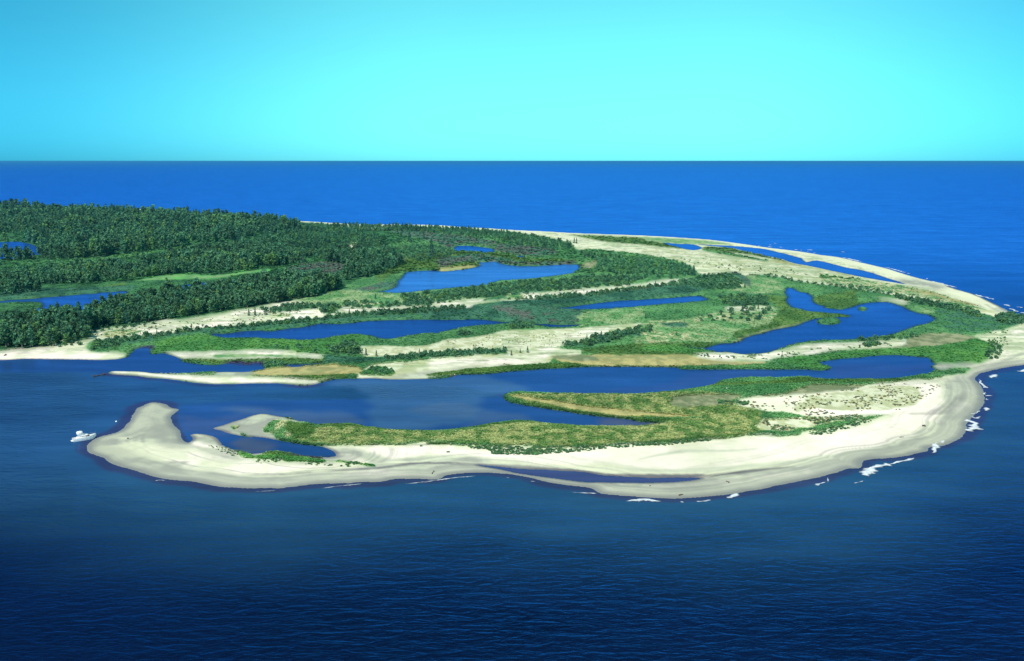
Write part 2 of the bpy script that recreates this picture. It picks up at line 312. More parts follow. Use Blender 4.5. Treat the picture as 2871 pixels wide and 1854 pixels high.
ZONES = [
 # whole vegetated interior
 ('green', 1.5, """N -420,562 0,580 350,588 600,609 800,622 1000,633 1300,642 A3 600,420 1000,450 1400,520 1600,580 1650,640 1900,640 2385,690
   A4 150,480 350,520 560,590 600,650 700,700 850,690 950,660 1060,700 1400,690 1700,750 2000,790 2385,830 B5 520,60 700,60 900,110 1050,130 1200,150
   1400,200 1600,240 1750,260 1850,300 1900,350 2100,370 2250,350 2350,370 2385,420 2250,480 2100,530 1950,560 1850,575 1900,620 2050,680 2150,740
   2050,800 2060,850 1850,890 1750,905 1800,925 1830,930 1750,1000 1600,1030 1300,1060 1100,1080 C4 2000,148 1700,150 1500,180 1480,240 1700,300 2000,322 2385,378 C5
   300,500 500,475 700,465 880,455 700,510 500,560 300,600 0,655 C4 2000,590 1500,600 1200,622 900,650 600,680 300,692 0,702 C3 1800,702 1500,715 1300,712
   900,706 600,700 300,680 0,655 C2 1700,690 1300,700 1000,690 800,682 N 700,1240 500,1100 -420,1000"""),
 ('floor', 2, "N -420,562 0,580 350,588 600,609 800,622 1000,634 1200,640 1080,700 1130,740 1000,790 930,815 750,858 600,884 430,908 260,930 140,985 0,985 -420,1000"),
 # clearings and marsh in the wood
 ('lime', 0.8, "N 380,790 450,777 520,771 600,775 700,762 762,757 760,764 700,771 600,784 520,786 450,788"),
 ('green', 0.8, "N 60,738 150,735 205,733 260,724 340,715 430,704 560,684 560,692 430,714 300,732 205,744 60,748"),
 ('olive', 0.8, "N -300,850 0,842 150,825 260,812 350,795 350,802 200,826 0,848"),
 ('purple', 0.8, "N 790,765 850,745 920,741 990,748 975,765 940,775 830,775"),
 ('purple', 0.8, "N 955,820 1010,812 1090,792 1115,800 1090,810 1050,816 1000,825"),
 ('reed', 0.8, "B1 -100,60 400,60 1000,40 1500,20 1500,60 1000,95 400,145 -100,170"),
 ('purple', 0.8, "B1 1330,120 1450,118 1700,140 1900,150 1700,175 1400,180"),
 ('sand', 0.8, "A2 1510,590 1640,585 1620,640 1560,650"), ('sand', 0.8, "A2 2130,740 2260,760 2200,810 2170,820"), ('pale', 0.8, "A2 1830,640 2000,670 2290,740 2000,700"),
 ('sand', 0.8, "N 950,625 1050,634 1120,636 1050,640 960,632"), ('dune', 0.8, "A2 1550,375 1850,405 1820,420 1560,395"),('sand',.5,"A1 1930,265 2000,268 2000,300 1940,295"),('sand',.5,"A1 2240,290 2320,290 2325,325 2250,320"),
 ('sand',.5,"A2 110,360 240,365 230,400 120,395"),
 # around the upper ponds
 ('purple', 1.0, "A2 1980,430 2385,430 A3 0,455 300,480 600,530 750,560 720,600 450,580 290,600 250,640 60,560 A2 2000,450"),
 ('purple', 1.0, "A3 750,590 1000,600 1300,630 1450,680 1250,720 1000,700 760,660"),
 ('olive', 1.0, "A3 0,660 290,655 600,670 740,665 1050,730 1400,750 1680,760 1650,800 1200,820 800,790 570,780 560,825 300,870 0,870 A2 2050,900 1830,1000 1850,900"),
 ('purple', 1.0, "A3 100,760 300,720 560,700 750,730 1100,790 1650,775 1650,800 1200,820 800,795 640,775 560,780 300,800 150,850"),
 ('orange', 0.6, "A3 120,855 560,815 560,825 300,872 140,882"), ('brown', 1.0, "A3 1730,800 1900,770 1880,830 1720,860"),
 ('reed', 1.0, "B3 0,255 600,240 900,190 1300,150 1700,110 2385,45 B4 400,5 800,-5 900,20 700,60 600,108 300,135 0,160 B3 1800,205 1550,240 1370,250 1700,300 1700,420 1400,438 800,408 600,380 0,385"),
 ('purple', 1.0, "B3 700,250 1300,255 1500,290 1750,330 1700,420 1300,420 1000,400 800,340"),
 ('meadow', 1.5, "B3 2385,270 2000,285 1700,330 1690,470 2100,450 2385,430 B4 0,420 500,400 900,300 1400,240 1550,300 1500,420 1100,560 900,640 0,680 B3 2300,640 2385,500"),
 ('meadow', 1.5, "B2 900,110 1400,60 1900,95 2385,75 B3 400,90 500,150 0,210 B2 1600,230 1200,260 1000,200"),
 ('meadow', 1.5, "A4 900,780 1200,700 1500,760 1600,830 1600,900 1000,880 750,830"),
 # sandy ridge from the left beach to the middle
 ('sand', 0.9, """B1 -300,830 0,760 150,740 400,715 560,705 570,650 700,640 850,655 1000,620 1000,575 1010,530 1200,500 1400,490 1600,460 1750,430 1820,405 2000,410
   2200,380 2385,350 B2 200,310 400,280 600,240 800,195 900,180 1000,200 1000,245 900,300 1100,272 1200,270 1220,330 1400,300 1470,260 1600,270 1900,262 2385,245
   B3 80,215 380,180 600,176 880,160 1000,115 1300,100 1700,60 2250,15 2385,5 A4 150,768 400,748 530,742 400,775 200,812 0,838 B3 2000,85 1600,125 1300,155
   1000,175 700,188 480,232 470,262 0,262 B2 2000,300 1700,320 1400,345 1200,385 900,405 600,420 400,460 200,470 0,495 B1 2050,520 1850,560 1650,560
   1500,595 1100,625 1000,640 950,700 1000,750 1250,760 1400,790 1300,840 0,850 -300,850"""),
 ('green', 0.8, "B1 960,720 1010,650 1100,625 1300,605 1600,580 1700,600 1600,660 1480,700 1450,760 1350,740 1250,720 1200,765 1000,750"),
 ('thicket', 0.8, "B1 1250,640 1400,600 1900,565 2050,530 2385,480 B2 200,470 400,455 800,405 1120,385 1130,435 850,480 450,500 100,545 0,545 B1 2000,580 1700,650 1400,690"),
 ('thicket', 0.8, "B2 1130,390 1400,350 1700,320 2000,300 2385,270 B3 0,275 0,385 B2 2100,380 1700,395 1500,420 1200,425"),
 ('thicket', 0.8, "B2 650,290 900,240 1150,235 1190,262 900,300 680,320"), ('thicket', 0.8, "B2 1200,270 1350,260 1330,330 1210,330"),
 ('mixed', 0.8, "B1 1150,540 1400,500 1600,520 1500,560 1200,600"), ('mixed', 0.8, "B2 600,345 850,330 880,350 700,375"), ('mixed',0.8,"B2 1550,190 1800,190 1850,240 1600,260"),
 ('thicket', 0.8, "B3 600,190 850,100 1000,90 1350,50 1340,90 1000,110 850,165"), ('mixed', 0.5, "B3 880,110 1050,110 1050,170 880,165"),
 # green field left, spit and channel banks
 ('vivid', 1.0, "B1 1700,700 1900,600 2385,560 B2 700,605 1100,625 1500,560 1700,570 1600,680 1200,790 900,780 400,750 0,760 B1 2000,760 1820,760 1690,765"),
 ('olive', 1.0, "B1 2000,820 2385,830 B2 500,820 1200,825 1220,868 540,872 0,885"),
 ('sand', 0.7, "B1 1820,765 2000,765 2385,765 B2 400,748 800,752 950,782 1200,800 1210,825 900,808 500,815 0,825 B1 2100,815 2020,815 1920,790"),
 ('pale', 0.7, "B2 0,790 400,775 800,790 1200,815 900,808 500,815 0,825"),
 ('reed', 0.8, "B2 1220,810 1400,820 1800,840 2000,830 2000,850 1700,885 1230,885"),
 # middle plain
 ('dune', 1.0, """B2 1600,700 1850,695 2100,700 2385,690 B3 200,620 450,600 700,560 900,515 1300,508 1700,488 2100,458 2385,440 2300,500 2000,560 1850,600
   1700,650 1500,680 1450,720 1700,745 1700,790 1450,810 1300,880 1000,900 600,930 300,960 0,1015 B2 2385,1045 2000,1050 1600,1038 1700,930 1850,890 2100,875 2385,850
   2385,790 2000,800 1700,810 1600,760"""),
 ('speck', 0.8, "B2 1700,705 2100,705 2385,695 B3 250,630 450,608 700,575 850,650 700,720 500,755 200,750 0,780 B2 2100,790 1700,800 1640,760"),
 ('speck', 0.8, "B3 1200,520 1650,505 1700,600 1500,660 1200,650 1100,600"),
 ('sand', 1.2, "B3 0,870 300,845 900,810 1300,700 1400,620 1700,520 2050,480 2000,540 1700,640 1450,700 1300,830 900,890 400,900 0,940"),
 ('damp', 1.2, "B2 1900,1040 2385,980 B3 300,935 1000,895 800,930 300,985 0,1040 B2 2000,1052"),
 ('olive', 1.0, "B3 0,1000 300,960 600,935 1000,905 1400,885 1900,875 2000,905 1500,922 1000,952 600,992 300,1005 0,1025"),
 ('thicket', 0.8, "B2 1850,835 2100,800 2385,780 B3 200,755 600,748 750,735 880,750 890,790 600,792 300,822 0,835 B2 2000,860 1850,860"),
 ('thicket', 0.8, "B3 1480,690 1700,660 1850,600 2000,575 2385,500 B4 100,480 100,540 0,590 B3 2100,600 2000,660 1700,700 1600,695"),
 ('orange', 0.8, "B2 390,1020 500,960 600,935 900,908 1300,900 1600,930 1650,985 1500,1010 1000,1025"),
 ('olive', 0.8, "B2 0,1015 390,1015 1000,1025 1500,1010 1500,1035 1300,1060 1100,1078 800,1055 300,1035 0,1032"),
 ('damp', 0.8, "B2 0,975 400,965 440,985 390,1015 0,1015"),
 ('sand', 0.6, "B1 1230,962 1580,962 1720,985 1900,1010 2385,1030 B2 400,1035 800,1055 1100,1078 1330,1050 1200,1085 1100,1112 850,1106 400,1100 0,1104 B1 1900,1052 1500,1010 1230,1000"),
 ('vivid', 0.8, "B2 1620,1005 1700,950 1850,920 1980,950 2010,1000 1850,1020 1700,1015"),
 ('thicket', 0.8, "B2 1350,760 1450,700 1600,690 1620,770 1550,800 1350,780"),
 ('olive', 0.9, "B3 1700,745 2000,700 2385,665 B4 700,650 900,640 700,720 850,745 600,790 0,800 B3 2000,785"),
 ('vivid', 0.9, "B4 0,690 420,680 600,700 830,745 700,775 300,760 0,740"),
 ('orange', 0.9, "B3 1370,810 1700,800 2000,790 2385,790 B4 500,790 700,830 1100,860 1400,862 1350,895 700,908 0,910 B3 1900,900 1500,870"),
 ('brown', 0.9, "B3 1370,800 1500,790 1850,800 1900,850 1700,860 1400,830"),
 ('mixed', 1.0, "B4 0,560 300,540 850,570 600,600 300,640 0,660"), ('mixed', 0.8, "B4 0,420 450,400 600,370 900,320 1250,330 1490,330 1480,370 1300,400 900,400 500,430 200,450 0,450"),
 ('sand', 0.6, "B4 930,270 1250,255 1450,260 1400,285 1150,290 940,290"),
 ('olive', 1.0, "B4 1200,140 1600,130 1660,245 1900,295 2200,320 2340,350 2200,357 1950,372 1850,400 1700,455 1500,495 1230,560 1050,600 1000,540 1400,440 1500,330 1500,220"),
 ('brown', 0.6, "B4 1000,630 1230,545 1500,480 1700,440 1850,390 1850,402 1700,457 1500,497 1230,562 1050,637"),
 ('purple', 0.8, "A4 930,640 1060,720 1200,830 1200,760 1100,680"), ('purple', 0.8, "B4 200,440 500,440 480,490 250,480"),
 ('olive', 1.0, "B4 1950,130 2385,60 B5 500,60 540,220 420,255 230,270 150,245 40,180"), ('dune', 0.6, "A4 900,790 1150,800 1140,815 900,800"),
 # east: strip of sand, brown flats, green flats
 ('sand', 0.8, """B4 600,790 850,770 1050,762 1300,772 1500,750 1700,700 2000,660 B5 0,680 300,665 560,660 800,640 1000,620 1100,640 1050,690 600,720 300,730
   100,755 0,780 B4 1700,790 1400,840 1300,850 900,845 640,810"""),
 ('brown', 0.9, "B5 1100,600 1350,550 1600,560 1800,580 1850,600 1700,640 1450,680 1200,702 600,728 600,718 1050,690"),
 ('vivid', 1.0, "B5 0,800 600,735 1200,705 1450,685 1800,620 2000,650 2100,760 2050,850 1850,890 1500,880 1390,880 1330,812 1000,782 500,800 B4 1980,850 2110,912 2000,945 1700,900 1500,870 1700,810"),
 ('sand', 0.7, "B5 740,155 950,175 1100,200 1050,215 900,190"), ('pale', 0.7, "B5 1150,240 1400,310 1350,325 1200,300"),
 ('thicket', 0.7, "B5 1450,240 1900,310 2100,380 2300,345 2370,420 2100,520 1600,540 1400,420"),
 ('grey', 0.8, "B5 1350,900 1450,883 1600,900 1650,890 1800,880 1820,920 1600,930 1420,948"),
 # south spit meadow
 ('straw', 1.0, "C2 450,480 700,500 1000,490 1300,480 C3 0,540 400,510 1000,430 1990,462 C4 550,430 900,400 1100,390 900,370 500,385 C3 2000,355 1400,275 930,160 900,110 1400,110 2385,110 C4 800,95 1500,120 1400,200 1500,260 1750,320 1700,400 1850,500 1500,580 1100,600 600,650 0,690 C3 1500,700 900,692 400,672 C2 1987,645 1300,690 800,660 400,580"),
 ('olive', 0.6, "C2 800,665 1000,680 1300,695 1700,690 1987,660 C3 0,645 400,672 900,695 1500,700 1987,680 C4 600,645 1100,600 1500,570 1500,600 900,652 0,702 C3 1500,715 900,708 300,682 C2 1300,700 1000,691"),
 ('brown', 1.0, "C4 700,150 850,130 1500,120 1400,200 1200,250 900,260 1000,300 750,260"), ('orange', 0.8, "C3 930,110 1200,160 1700,240 2100,280 C4 300,300 900,350 1000,370 600,375 C3 1987,340 1500,260 940,140"),
 ('olive', 0.5, "C3 900,160 1200,215 1500,265 2000,345 C4 500,390 900,400 560,428 C3 2250,387 1700,326 1200,246"),
 ('olive', 0.8, "C4 650,85 1100,30 1500,20 C5 300,100 800,110 1100,80 900,50 200,50 0,40 C4 1700,-20 1100,0"),
 ('brown', 0.8, "C5 0,130 300,130 600,140 500,180 200,215 0,240 C4 1700,155 1500,160 2000,110"),
 ('damp', 1.0, "C2 0,330 120,318 400,370 600,420 500,460 300,480 200,540 350,600 200,610 0,575 C1 1900,470 1665,405 1900,320"),
 ('damp', 0.6, "C1 1665,405 1900,320 2200,238 2385,260 2200,300 1950,350 1800,420"), ('mixed', 1.5, "C2 250,420 450,400 600,440 600,600 400,600 250,560 150,500"), ('olive', 1.0, "C2 420,440 600,450 760,480 700,560 520,600 400,560"),
 ('mixed', 0.8, "C1 1830,400 1900,375 1950,400 1900,425"),
 ('olive', 0.7, "C2 700,440 950,435 1300,465 1800,512 2100,512 C3 300,497 800,430 1150,405 1300,430 1000,440 400,500 100,530 C2 1800,540 1300,500 800,480"),
 # beaches
 ('damp', 0.8, "C1 250,600 380,500 620,430 770,240 930,125 1200,170 1290,190 1200,330 1300,510 1480,462 1755,560 1850,640 1500,700 900,640 1100,800 1600,900 2300,950 C2 900,960 1500,900 2385,890 C3 700,910 1400,960 2385,1030 C4 600,1050 1000,1045 2300,900 2385,1000 1500,1200 C3 1900,1250 700,1010 C2 1400,1120 0,1190 C1 1000,1000 300,760"),
 ('bright', 1.0, "C5 0,240 500,185 800,130 1200,95 1500,140 1400,300 1100,430 880,440 600,475 0,480 C4 2000,325 1700,300 1480,240 1470,185 1700,160"),
 ('speck', 0.8, "C5 0,250 500,190 800,140 1200,150 1250,300 1000,400 500,420 0,400 C4 2100,320 2100,250"),
 ('speck', 1.0, "C4 1750,420 1900,395 2385,380 C5 300,500 700,470 600,510 300,560 0,620 C4 2100,512 1950,545 1700,500"),
 ('bright', 1.5, "C4 0,712 600,690 1200,640 1500,610 2000,600 2300,575 C5 100,690 500,620 900,500 1300,350 1500,250 1500,400 1300,620 1100,745 700,835 300,895 0,930 C4 2000,872 1500,905 1000,948 500,948 200,930 0,885 C3 1700,888 1300,868 900,840 500,805 0,775 0,690 600,755 1300,775"),
 ('sand', 1.0, "C2 1100,700 1700,712 1987,690 1987,790 1700,830 1450,870 1300,800 1000,700"),
 ('grey', 1.2, "C2 1150,740 1400,790 1700,860 2385,880 C3 700,880 700,840 0,800 C2 1700,830 1450,870"),
 ('grey', 1.0, "C2 750,700 1000,700 1300,750 1450,860 1600,900 1380,930 1350,880 1200,800 1000,790"),
 ('bright', 1.0, "C1 850,640 1200,585 1500,570 1800,630 2000,740 C2 300,900 900,900 1300,930 850,930 300,995 0,1010 C1 1900,925 1600,880 1300,830 1100,760"),
 ('bright', 0.8, "C2 880,810 1100,790 1250,840 1330,885 1200,880 900,820"),
 ('grey', 1.2, "C1 300,560 500,520 600,560 580,640 800,740 1200,850 1600,930 2300,960 2300,1000 1600,960 1200,900 700,790 400,680"),
 ('damp', 1.0, "C1 800,180 1000,120 1200,180 1150,230 900,240 760,330 700,400 740,280"),
 ('sand', 0.8, "C2 0,1080 600,1070 1200,1050 1700,1000 C3 0,990 400,940 800,960 1300,1040 1700,1120 C4 100,1150 900,1120 1500,1040 2385,930 2385,1000 1500,1090 900,1140 0,1170 C3 1300,1060 800,980 400,965 0,1000 C2 1200,1060"),
 ('sand', 0.9, "C2 400,1040 900,1000 1300,970 1900,970 1500,1000 900,1030"),
 ('vivid', 0.6, "C1 1900,650 2050,680 2150,730 2385,690 C2 500,790 800,842 1000,862 1200,895 1370,900 1390,925 1200,905 1000,880 850,862 830,890 600,880 400,885 300,850 100,850 C1 2150,760 2010,745"),
 ('olive', 0.6, "C2 150,760 350,745 650,802 800,815 800,840 500,815 300,800 150,790"),
 ('damp', 0.8, "C5 1450,120 1750,40 1850,60 1900,200 1900,400 1700,500 1300,650 900,860 500,960 0,1100 0,1060 500,900 1000,760 1300,600 1500,420 1500,250"),
 ('sand', 0.8, "C5 1750,180 1830,200 1800,330 1600,450 1300,620 1100,740 1150,680 1400,520 1650,380"),
 ('sand', 0.8, "B5 2200,560 2385,480 2385,700 2100,850 1950,950 1850,1000 1900,900 2100,760"),
 # upper beach dunes
 ('dune', 1.0, "A4 0,370 500,410 1000,480 1500,560 2000,660 2385,700 B5 500,20 1000,0 1500,120 1900,250 2200,340 1900,330 1500,230 900,110 500,50 A4 2000,780 1400,680 900,650 600,600 300,500 0,430"),
 ('olive', 0.7, "A3 1600,475 2000,490 2385,512 A4 0,290 230,325 430,378 560,405 300,385 0,352 A3 2000,560 1700,505"),
 ('green', 0.5, "A4 680,395 850,410 1100,465 1420,525 1400,540 1000,480 680,420"), ('orange', 0.6, "A4 1400,520 1560,525 1700,560 2000,625 2385,690 2385,700 1900,620 1500,550"),
 ('olive', 0.6, "A4 640,380 900,372 1100,410 1350,465 1550,510 1700,555 2385,680 D1 800,460 700,445 300,370 A4 1850,580 1500,520 1100,450 750,410"),
 ('pale', 0.8, "A4 0,262 700,300 1000,345 640,342 300,330 0,290"),
 ('grey', 0.8, "D1 850,440 1100,430 1500,540 1350,560 980,490"), ('grey', 0.6, "D1 330,300 450,318 420,325 340,310"),
 ('mixed', 1.0, "D1 0,380 800,480 1200,560 1600,680 1950,800 1600,760 1100,640 600,570 0,470"),
 ('orange', 0.7, "D1 1100,560 1400,610 1500,660 1850,740 1700,730 1350,640 1000,570"),
 ('green', 0.6, "N 2870,890 2870,891 2871,892"),
]
colr = np.tile(C['sand'], (NR, NC, 1)).astype(np.float32); hv = np.zeros((NR, NC), np.float32); hn = hv.copy(); veg = hv.copy()
nz1 = {}
for zi, (t, amp, s) in enumerate(ZONES):
    ca, cb, ps, hh, hnz, vf = T[t]
    poly = ragged(P(s), amp*1.3, seed=30+zi, n=3)
    M = fill(poly)
    if not M.any(): continue
    A = blur(M, 3, 3) if t in ('bright','grey','damp','sand','wet') else blur(M, 1, 1)
    if ps not in nz1:
        n = fbm(GX, GY*0.6, ps, 3, 4); nz1[ps] = sst(0.36, 0.62, n).astype(np.float32)
    n = nz1[ps][..., None]; c = C[ca]*(1-n)+C[cb]*n
    a = A[..., None]; colr = colr*(1-a)+c*a
    hv = hv*(1-A)+hh*A; hn = hn*(1-A)+hnz*A; veg = veg*(1-A)+vf*A
# streaks of wet, damp or grey sand
def stroke(s, col, w, k=0.8):
    global colr
    p = smooth(P(s), False, 4); x, y = px2w(p[:,0], p[:,1])
    d = np.gradient(np.stack([x, y], 1), axis=0); nn = np.stack([-d[:,1], d[:,0]], 1)/(np.hypot(*d.T)[:,None]+1e-6)
    tt = np.linspace(0, 1, len(x)); ww = w*np.sqrt(np.clip(np.sin(np.pi*np.clip(tt, 0.03, 0.97)), 0.02, 1))[:,None]*0.5
    ww = ww*(0.6+0.8*vn(x, y, 9, 3))[:,None]
    q = np.concatenate([np.stack([x,y],1)+nn*ww, (np.stack([x,y],1)-nn*ww)[::-1]])
    A = (blur(fill(q), 1, 2)*k)[..., None]; colr = colr*(1-A)+C[col]*A
for a in [("C4 350,845 500,810 700,775 850,752 1000,745 1250,748 1500,740 1700,720", 'damp', 3.0, .8), ("C4 900,1035 1200,1015 1500,985 1800,950 2100,925", 'dark', 3.0, .9),
  ("C4 2000,930 2200,905 C5 200,940 500,880 800,830", 'damp', 3, .8), ("C4 100,940 600,965 1100,960 1600,915 2100,870 2300,840", 'damp', 4, .7),
  ("C4 0,1000 300,1025 800,1020 1100,1010", 'wet', 5, .9), ("C3 0,885 400,890 800,910 1200,935 1600,955 1987,1000", 'wet', 4.5, .85),
  ("C2 900,970 1200,955 1500,930 1800,890 2100,880 2385,890 C3 600,890", 'wet', 3.5, .9), ("C2 0,1015 400,1010 700,985", 'wet', 2.5, .8),
  ("C1 1100,780 1500,850 1900,900", 'damp', 3, .5), ("C2 0,1080 500,1070 1000,1060 1400,1020", 'grey', 2.5, .6), ("C3 0,930 400,935 900,985 1400,1080 1800,1130", 'grey', 2.5, .6),
  ("C4 0,1130 600,1135 1100,1100 1600,1050", 'grey', 4, .6), ("C1 930,165 1060,150 1180,180 1260,185", 'wet', 2, .6), ("C1 830,460 980,440", 'grey', 2.5, .8), ("C1 1030,375 1190,385", 'grey', 2.5, .6),
  ("C5 1100,450 1400,440 1600,330 1750,200", 'wet', 7, .5), ("C5 0,1150 300,1060 600,930 1000,830 1300,700", 'wet', 4, .6), ("C1 1500,480 1560,490 1620,500 1700,540", 'wet', 1.5, .6),
  ("B4 1850,690 1950,685", 'brown', 4, .6), ("B3 200,470 600,430", 'olive', 2, .5), ("B1 160,770 350,765", 'wet', 2.5, .7), ("B4 700,885 1350,890", 'brown', 5, .6), ("A4 560,400 1000,480 1500,560 1720,630", 'olive2', 4, .5),
  ("B5 2385,760 2200,840 1950,950", 'grey', 4, .8), ("B5 2385,830 2100,920 1900,990", 'grey', 5, .6), ("B4 880,95 1100,95 1300,105 1600,120", 'reed2', 5, .7)]:
    stroke(*a)
# wet margins
d_out = dist_to([shore_w], GX, GY)
outer_side = np.ones_like(SD)
lag = fill(ragged(P("B1 1450,700 -300,700 -300,960 1200,975 2385,1110 B3 0,1100 C3 850,130 C1 1300,140 1400,560 1700,640 C2 970,790 C2 2385,600 C4 600,440 B5 1400,1000 B5 1400,700 B4 0,880 B2 300,900 B1 2385,850"), 0))
sea_edge = np.clip(1-blur(lag, 2, 2), 0, 1)
bl = fbm(d_out+4*fbm(GX, GY, 60, 33, 2), fbm(GX, GY, 300, 2, 1)*6, 1.7, 44, 3); bl2 = fbm(d_out+9*fbm(GX, GY, 90, 35, 2), GX*0.012, 6.5, 48, 2)
berm = (sst(36, 16, d_out)*sea_edge*(GY < 780)*(veg < 0.1)*ON)[..., None]
k = (sst(0.45, 0.68, bl)*0.55)[..., None]*berm; colr = colr*(1-k)+C['grey']*0.92*k
k = (sst(0.5, 0.66, bl2)*0.35)[..., None]*berm; colr = colr*(1-k)+C['damp']*k
k = (sst(0.52, 0.36, bl)*0.35)[..., None]*berm; colr = colr*(1-k)+C['sand']*1.05*k
lob = fill(ragged(P("C1 250,600 380,500 620,430 770,240 930,125 1200,170 1290,190 1200,330 1300,510 1480,462 1755,560 2000,760 1600,900 1000,900 300,760"), 0))
nn = fbm(GX*0.9+GY*0.35, GY-GX*0.1, 16, 71, 4); nn2 = fbm(GX, GY, 3.0, 73, 3)
k = (blur(lob & (veg < .1), 2, 2)*sst(.44, .62, nn)*.75)[..., None]; colr = colr*(1-k)+C['sand']*k
k = (blur(lob & (veg < .1), 2, 2)*sst(.50, .34, nn)*.8)[..., None]; colr = colr*(1-k)+C['grey']*.9*k
gr = (1+(nn2-.5)*.18*(veg < .3))[..., None]; colr = colr*gr
w0 = sst(3.2+2.5*fbm(GX, GY, 14, 8, 2), 0.4, d_out)*sea_edge*(GY < 900)
wA = w0[..., None]; colr = colr*(1-wA)+C['dark']*wA
w1 = sst(13+8*fbm(GX, GY, 22, 12, 2), 4, d_out)*sea_edge*(GY < 760)*0.65*(veg < 0.3); colr = colr*(1-w1[...,None])+C['grey']*w1[...,None]
w2 = (sst(2.6, 0.3, D_ALL)*(1-w0))[..., None]
edgec = np.where((veg > 0.3)[..., None], C['reed2']*0.6, C['wet']); colr = colr*(1-w2*0.8)+edgec*w2*0.8
# thin grass streaking the inland sand
st = fbm(GX*0.35, GY, 5.0, 51, 4); st2 = fbm(GX, GY, 30, 53, 2)
k = (sst(.46, .62, st*.7+st2*.3)*.62*((GY > 515) & (veg < .35) & ON)*sst(14, 34, d_out))[..., None]; colr = colr*(1-k)+C['pale']*.95*k; veg = np.maximum(veg, k[..., 0]*.5).astype(np.float32)
k = (sst(.60, .72, fbm(GX*.5, GY, 3.2, 57, 3))*.45*((GY > 515) & (veg < .35) & ON)*sst(14, 30, d_out))[..., None]; colr = colr*(1-k)+C['brown2']*k
# broad tone variation
bt = (0.88+0.24*fbm(GX, GY, 45, 77, 3))[..., None]; colr = colr*bt
# far banks of ponds carry tall reeds: height rises just inland of water
relief = np.where(SD > 0, 0.03+np.minimum(SD*0.05, 0.45)+0.35*sst(15, 60, SD)*fbm(GX, GY, 30, 4, 2), -0.25*np.minimum(-SD, 6))
vh = (hv+hn*(fbm(GX, GY, 3.0, 91, 3)-0.45)*1.4)*sst(0.2, 2.0, SD)
Z = relief+np.maximum(vh, -0.1)*(veg > 0.02)
Z[~ON & (SD < 0)] = np.minimum(Z[~ON & (SD < 0)], -0.02)
keep = (SD > -7)
fk = keep[:-1,:-1] | keep[1:,:-1] | keep[:-1,1:] | keep[1:,1:]
idx = np.arange(NR*NC).reshape(NR, NC)
q = np.stack([idx[:-1,:-1], idx[1:,:-1], idx[1:,1:], idx[:-1,1:]], -1)[fk]
used = np.unique(q); remap = np.zeros(NR*NC, np.int64); remap[used] = np.arange(len(used))
V = np.stack([GX, GY, Z], -1).reshape(-1, 3)[used]
me = new_mesh('sandy_ground', V, remap[q], M_G, smoothf=True)
cattr(me, 'col', np.clip(colr, 0.004, 0.9).reshape(-1, 3)[used]); fattr(me, 'veg', veg.reshape(-1)[used]); fattr(me, 'wet', np.clip(w0+w2[...,0]*0.5, 0, 1).reshape(-1)[used])
link('sandy_ground', me, kind='structure')
print('ground', len(V))
def zat(x, y):
    c, r = g_of(x, y); c = int(min(max(round(float(c)), 0), NC-1)); r = int(min(max(round(float(r)), 0), NR-1)); return float(Z[r, c])
# ------------------------------------------------------------------ water: one disc to the horizon
wa = np.concatenate([np.radians(np.arange(-180, -40, 5.0)), np.linspace(math.radians(-39), math.radians(39), 820), np.radians(np.arange(43, 180, 5.0))])
wv = np.concatenate([np.array([H*F/200000, H*F/60000, H*F/30000]), np.linspace(14, 1600, 560), np.array([2500.0, 5000.0, 20000.0])]); wr = H*F/wv
WX = wr[:,None]*np.sin(wa)[None]; WY = wr[:,None]*np.cos(wa)[None]; nr, nc = WX.shape
def wgof(x, y):
    az = np.arctan2(x, y); vp = H*F/np.hypot(x, y)
    return np.interp(az, wa, np.arange(nc)), np.interp(-vp, -wv[::-1], np.arange(nr)[::-1]) if False else np.interp(vp, wv, np.arange(nr))
WL = fill(shore_w, nr, nc, wgof)
inb = (wr > 150) & (wr < 4200)
WD = np.full((nr, nc), 999.0, np.float32)
WD[inb] = dist_to([shore_w], WX[inb], WY[inb])
pondm = np.zeros((nr, nc), bool)
for k, p in pond_w.items():
    if k not in ('pool',): pondm |= fill(p, nr, nc, wgof)
wlag = fill(ragged(P("B1 1450,690 -600,700 -600,960 1200,975 2385,1110 B3 0,1100 C3 850,130 C1 1300,140 1400,560 1700,640 C2 970,790 C2 2385,600 C4 600,440 B5 1400,1000 B5 1400,700 B4 0,880 B2 300,900 B1 2385,850"), 0), nr, nc, wgof)
WR = np.repeat(wr[:,None], nc, 1); t3 = lambda *c: np.array(c, np.float32)
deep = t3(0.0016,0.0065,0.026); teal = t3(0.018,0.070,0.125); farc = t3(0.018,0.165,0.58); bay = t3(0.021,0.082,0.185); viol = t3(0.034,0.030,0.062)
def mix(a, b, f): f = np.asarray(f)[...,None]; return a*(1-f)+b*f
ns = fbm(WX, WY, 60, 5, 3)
tint = mix(deep[None,None], farc, sst(420, 1500, WR))  # far lake is bluer; its colour also carries missing sky reflection
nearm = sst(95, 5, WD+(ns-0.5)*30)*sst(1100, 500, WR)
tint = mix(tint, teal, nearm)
leftbay = sst(-40, -150, WX)*sst(330, 440, WR)*sst(1200, 800, WR)
tint = mix(tint, bay, leftbay*0.9)
vw = 1.2+5.5*fbm(WX, WY, 18, 15, 3)
tint = mix(tint, viol, sst(vw+2.2, vw-1.2, WD)*sst(900, 600, WR)*(1-wlag)*0.72)
lagoon = t3(0.018,0.070,0.215); shal = t3(0.045,0.095,0.21)
wl = blur(wlag, 1, 1); tint = mix(tint, lagoon, wl*0.9)
def wz(s, c, k, b=3):
    global tint
    tint = mix(tint, t3(*c)*np.array([.95,1.12,.98],np.float32), blur(fill(ragged(P(s), 2.5, seed=3), nr, nc, wgof), 2, 3)*(k*(.75+.4*fbm(WX, WY, 16, 93, 3))))
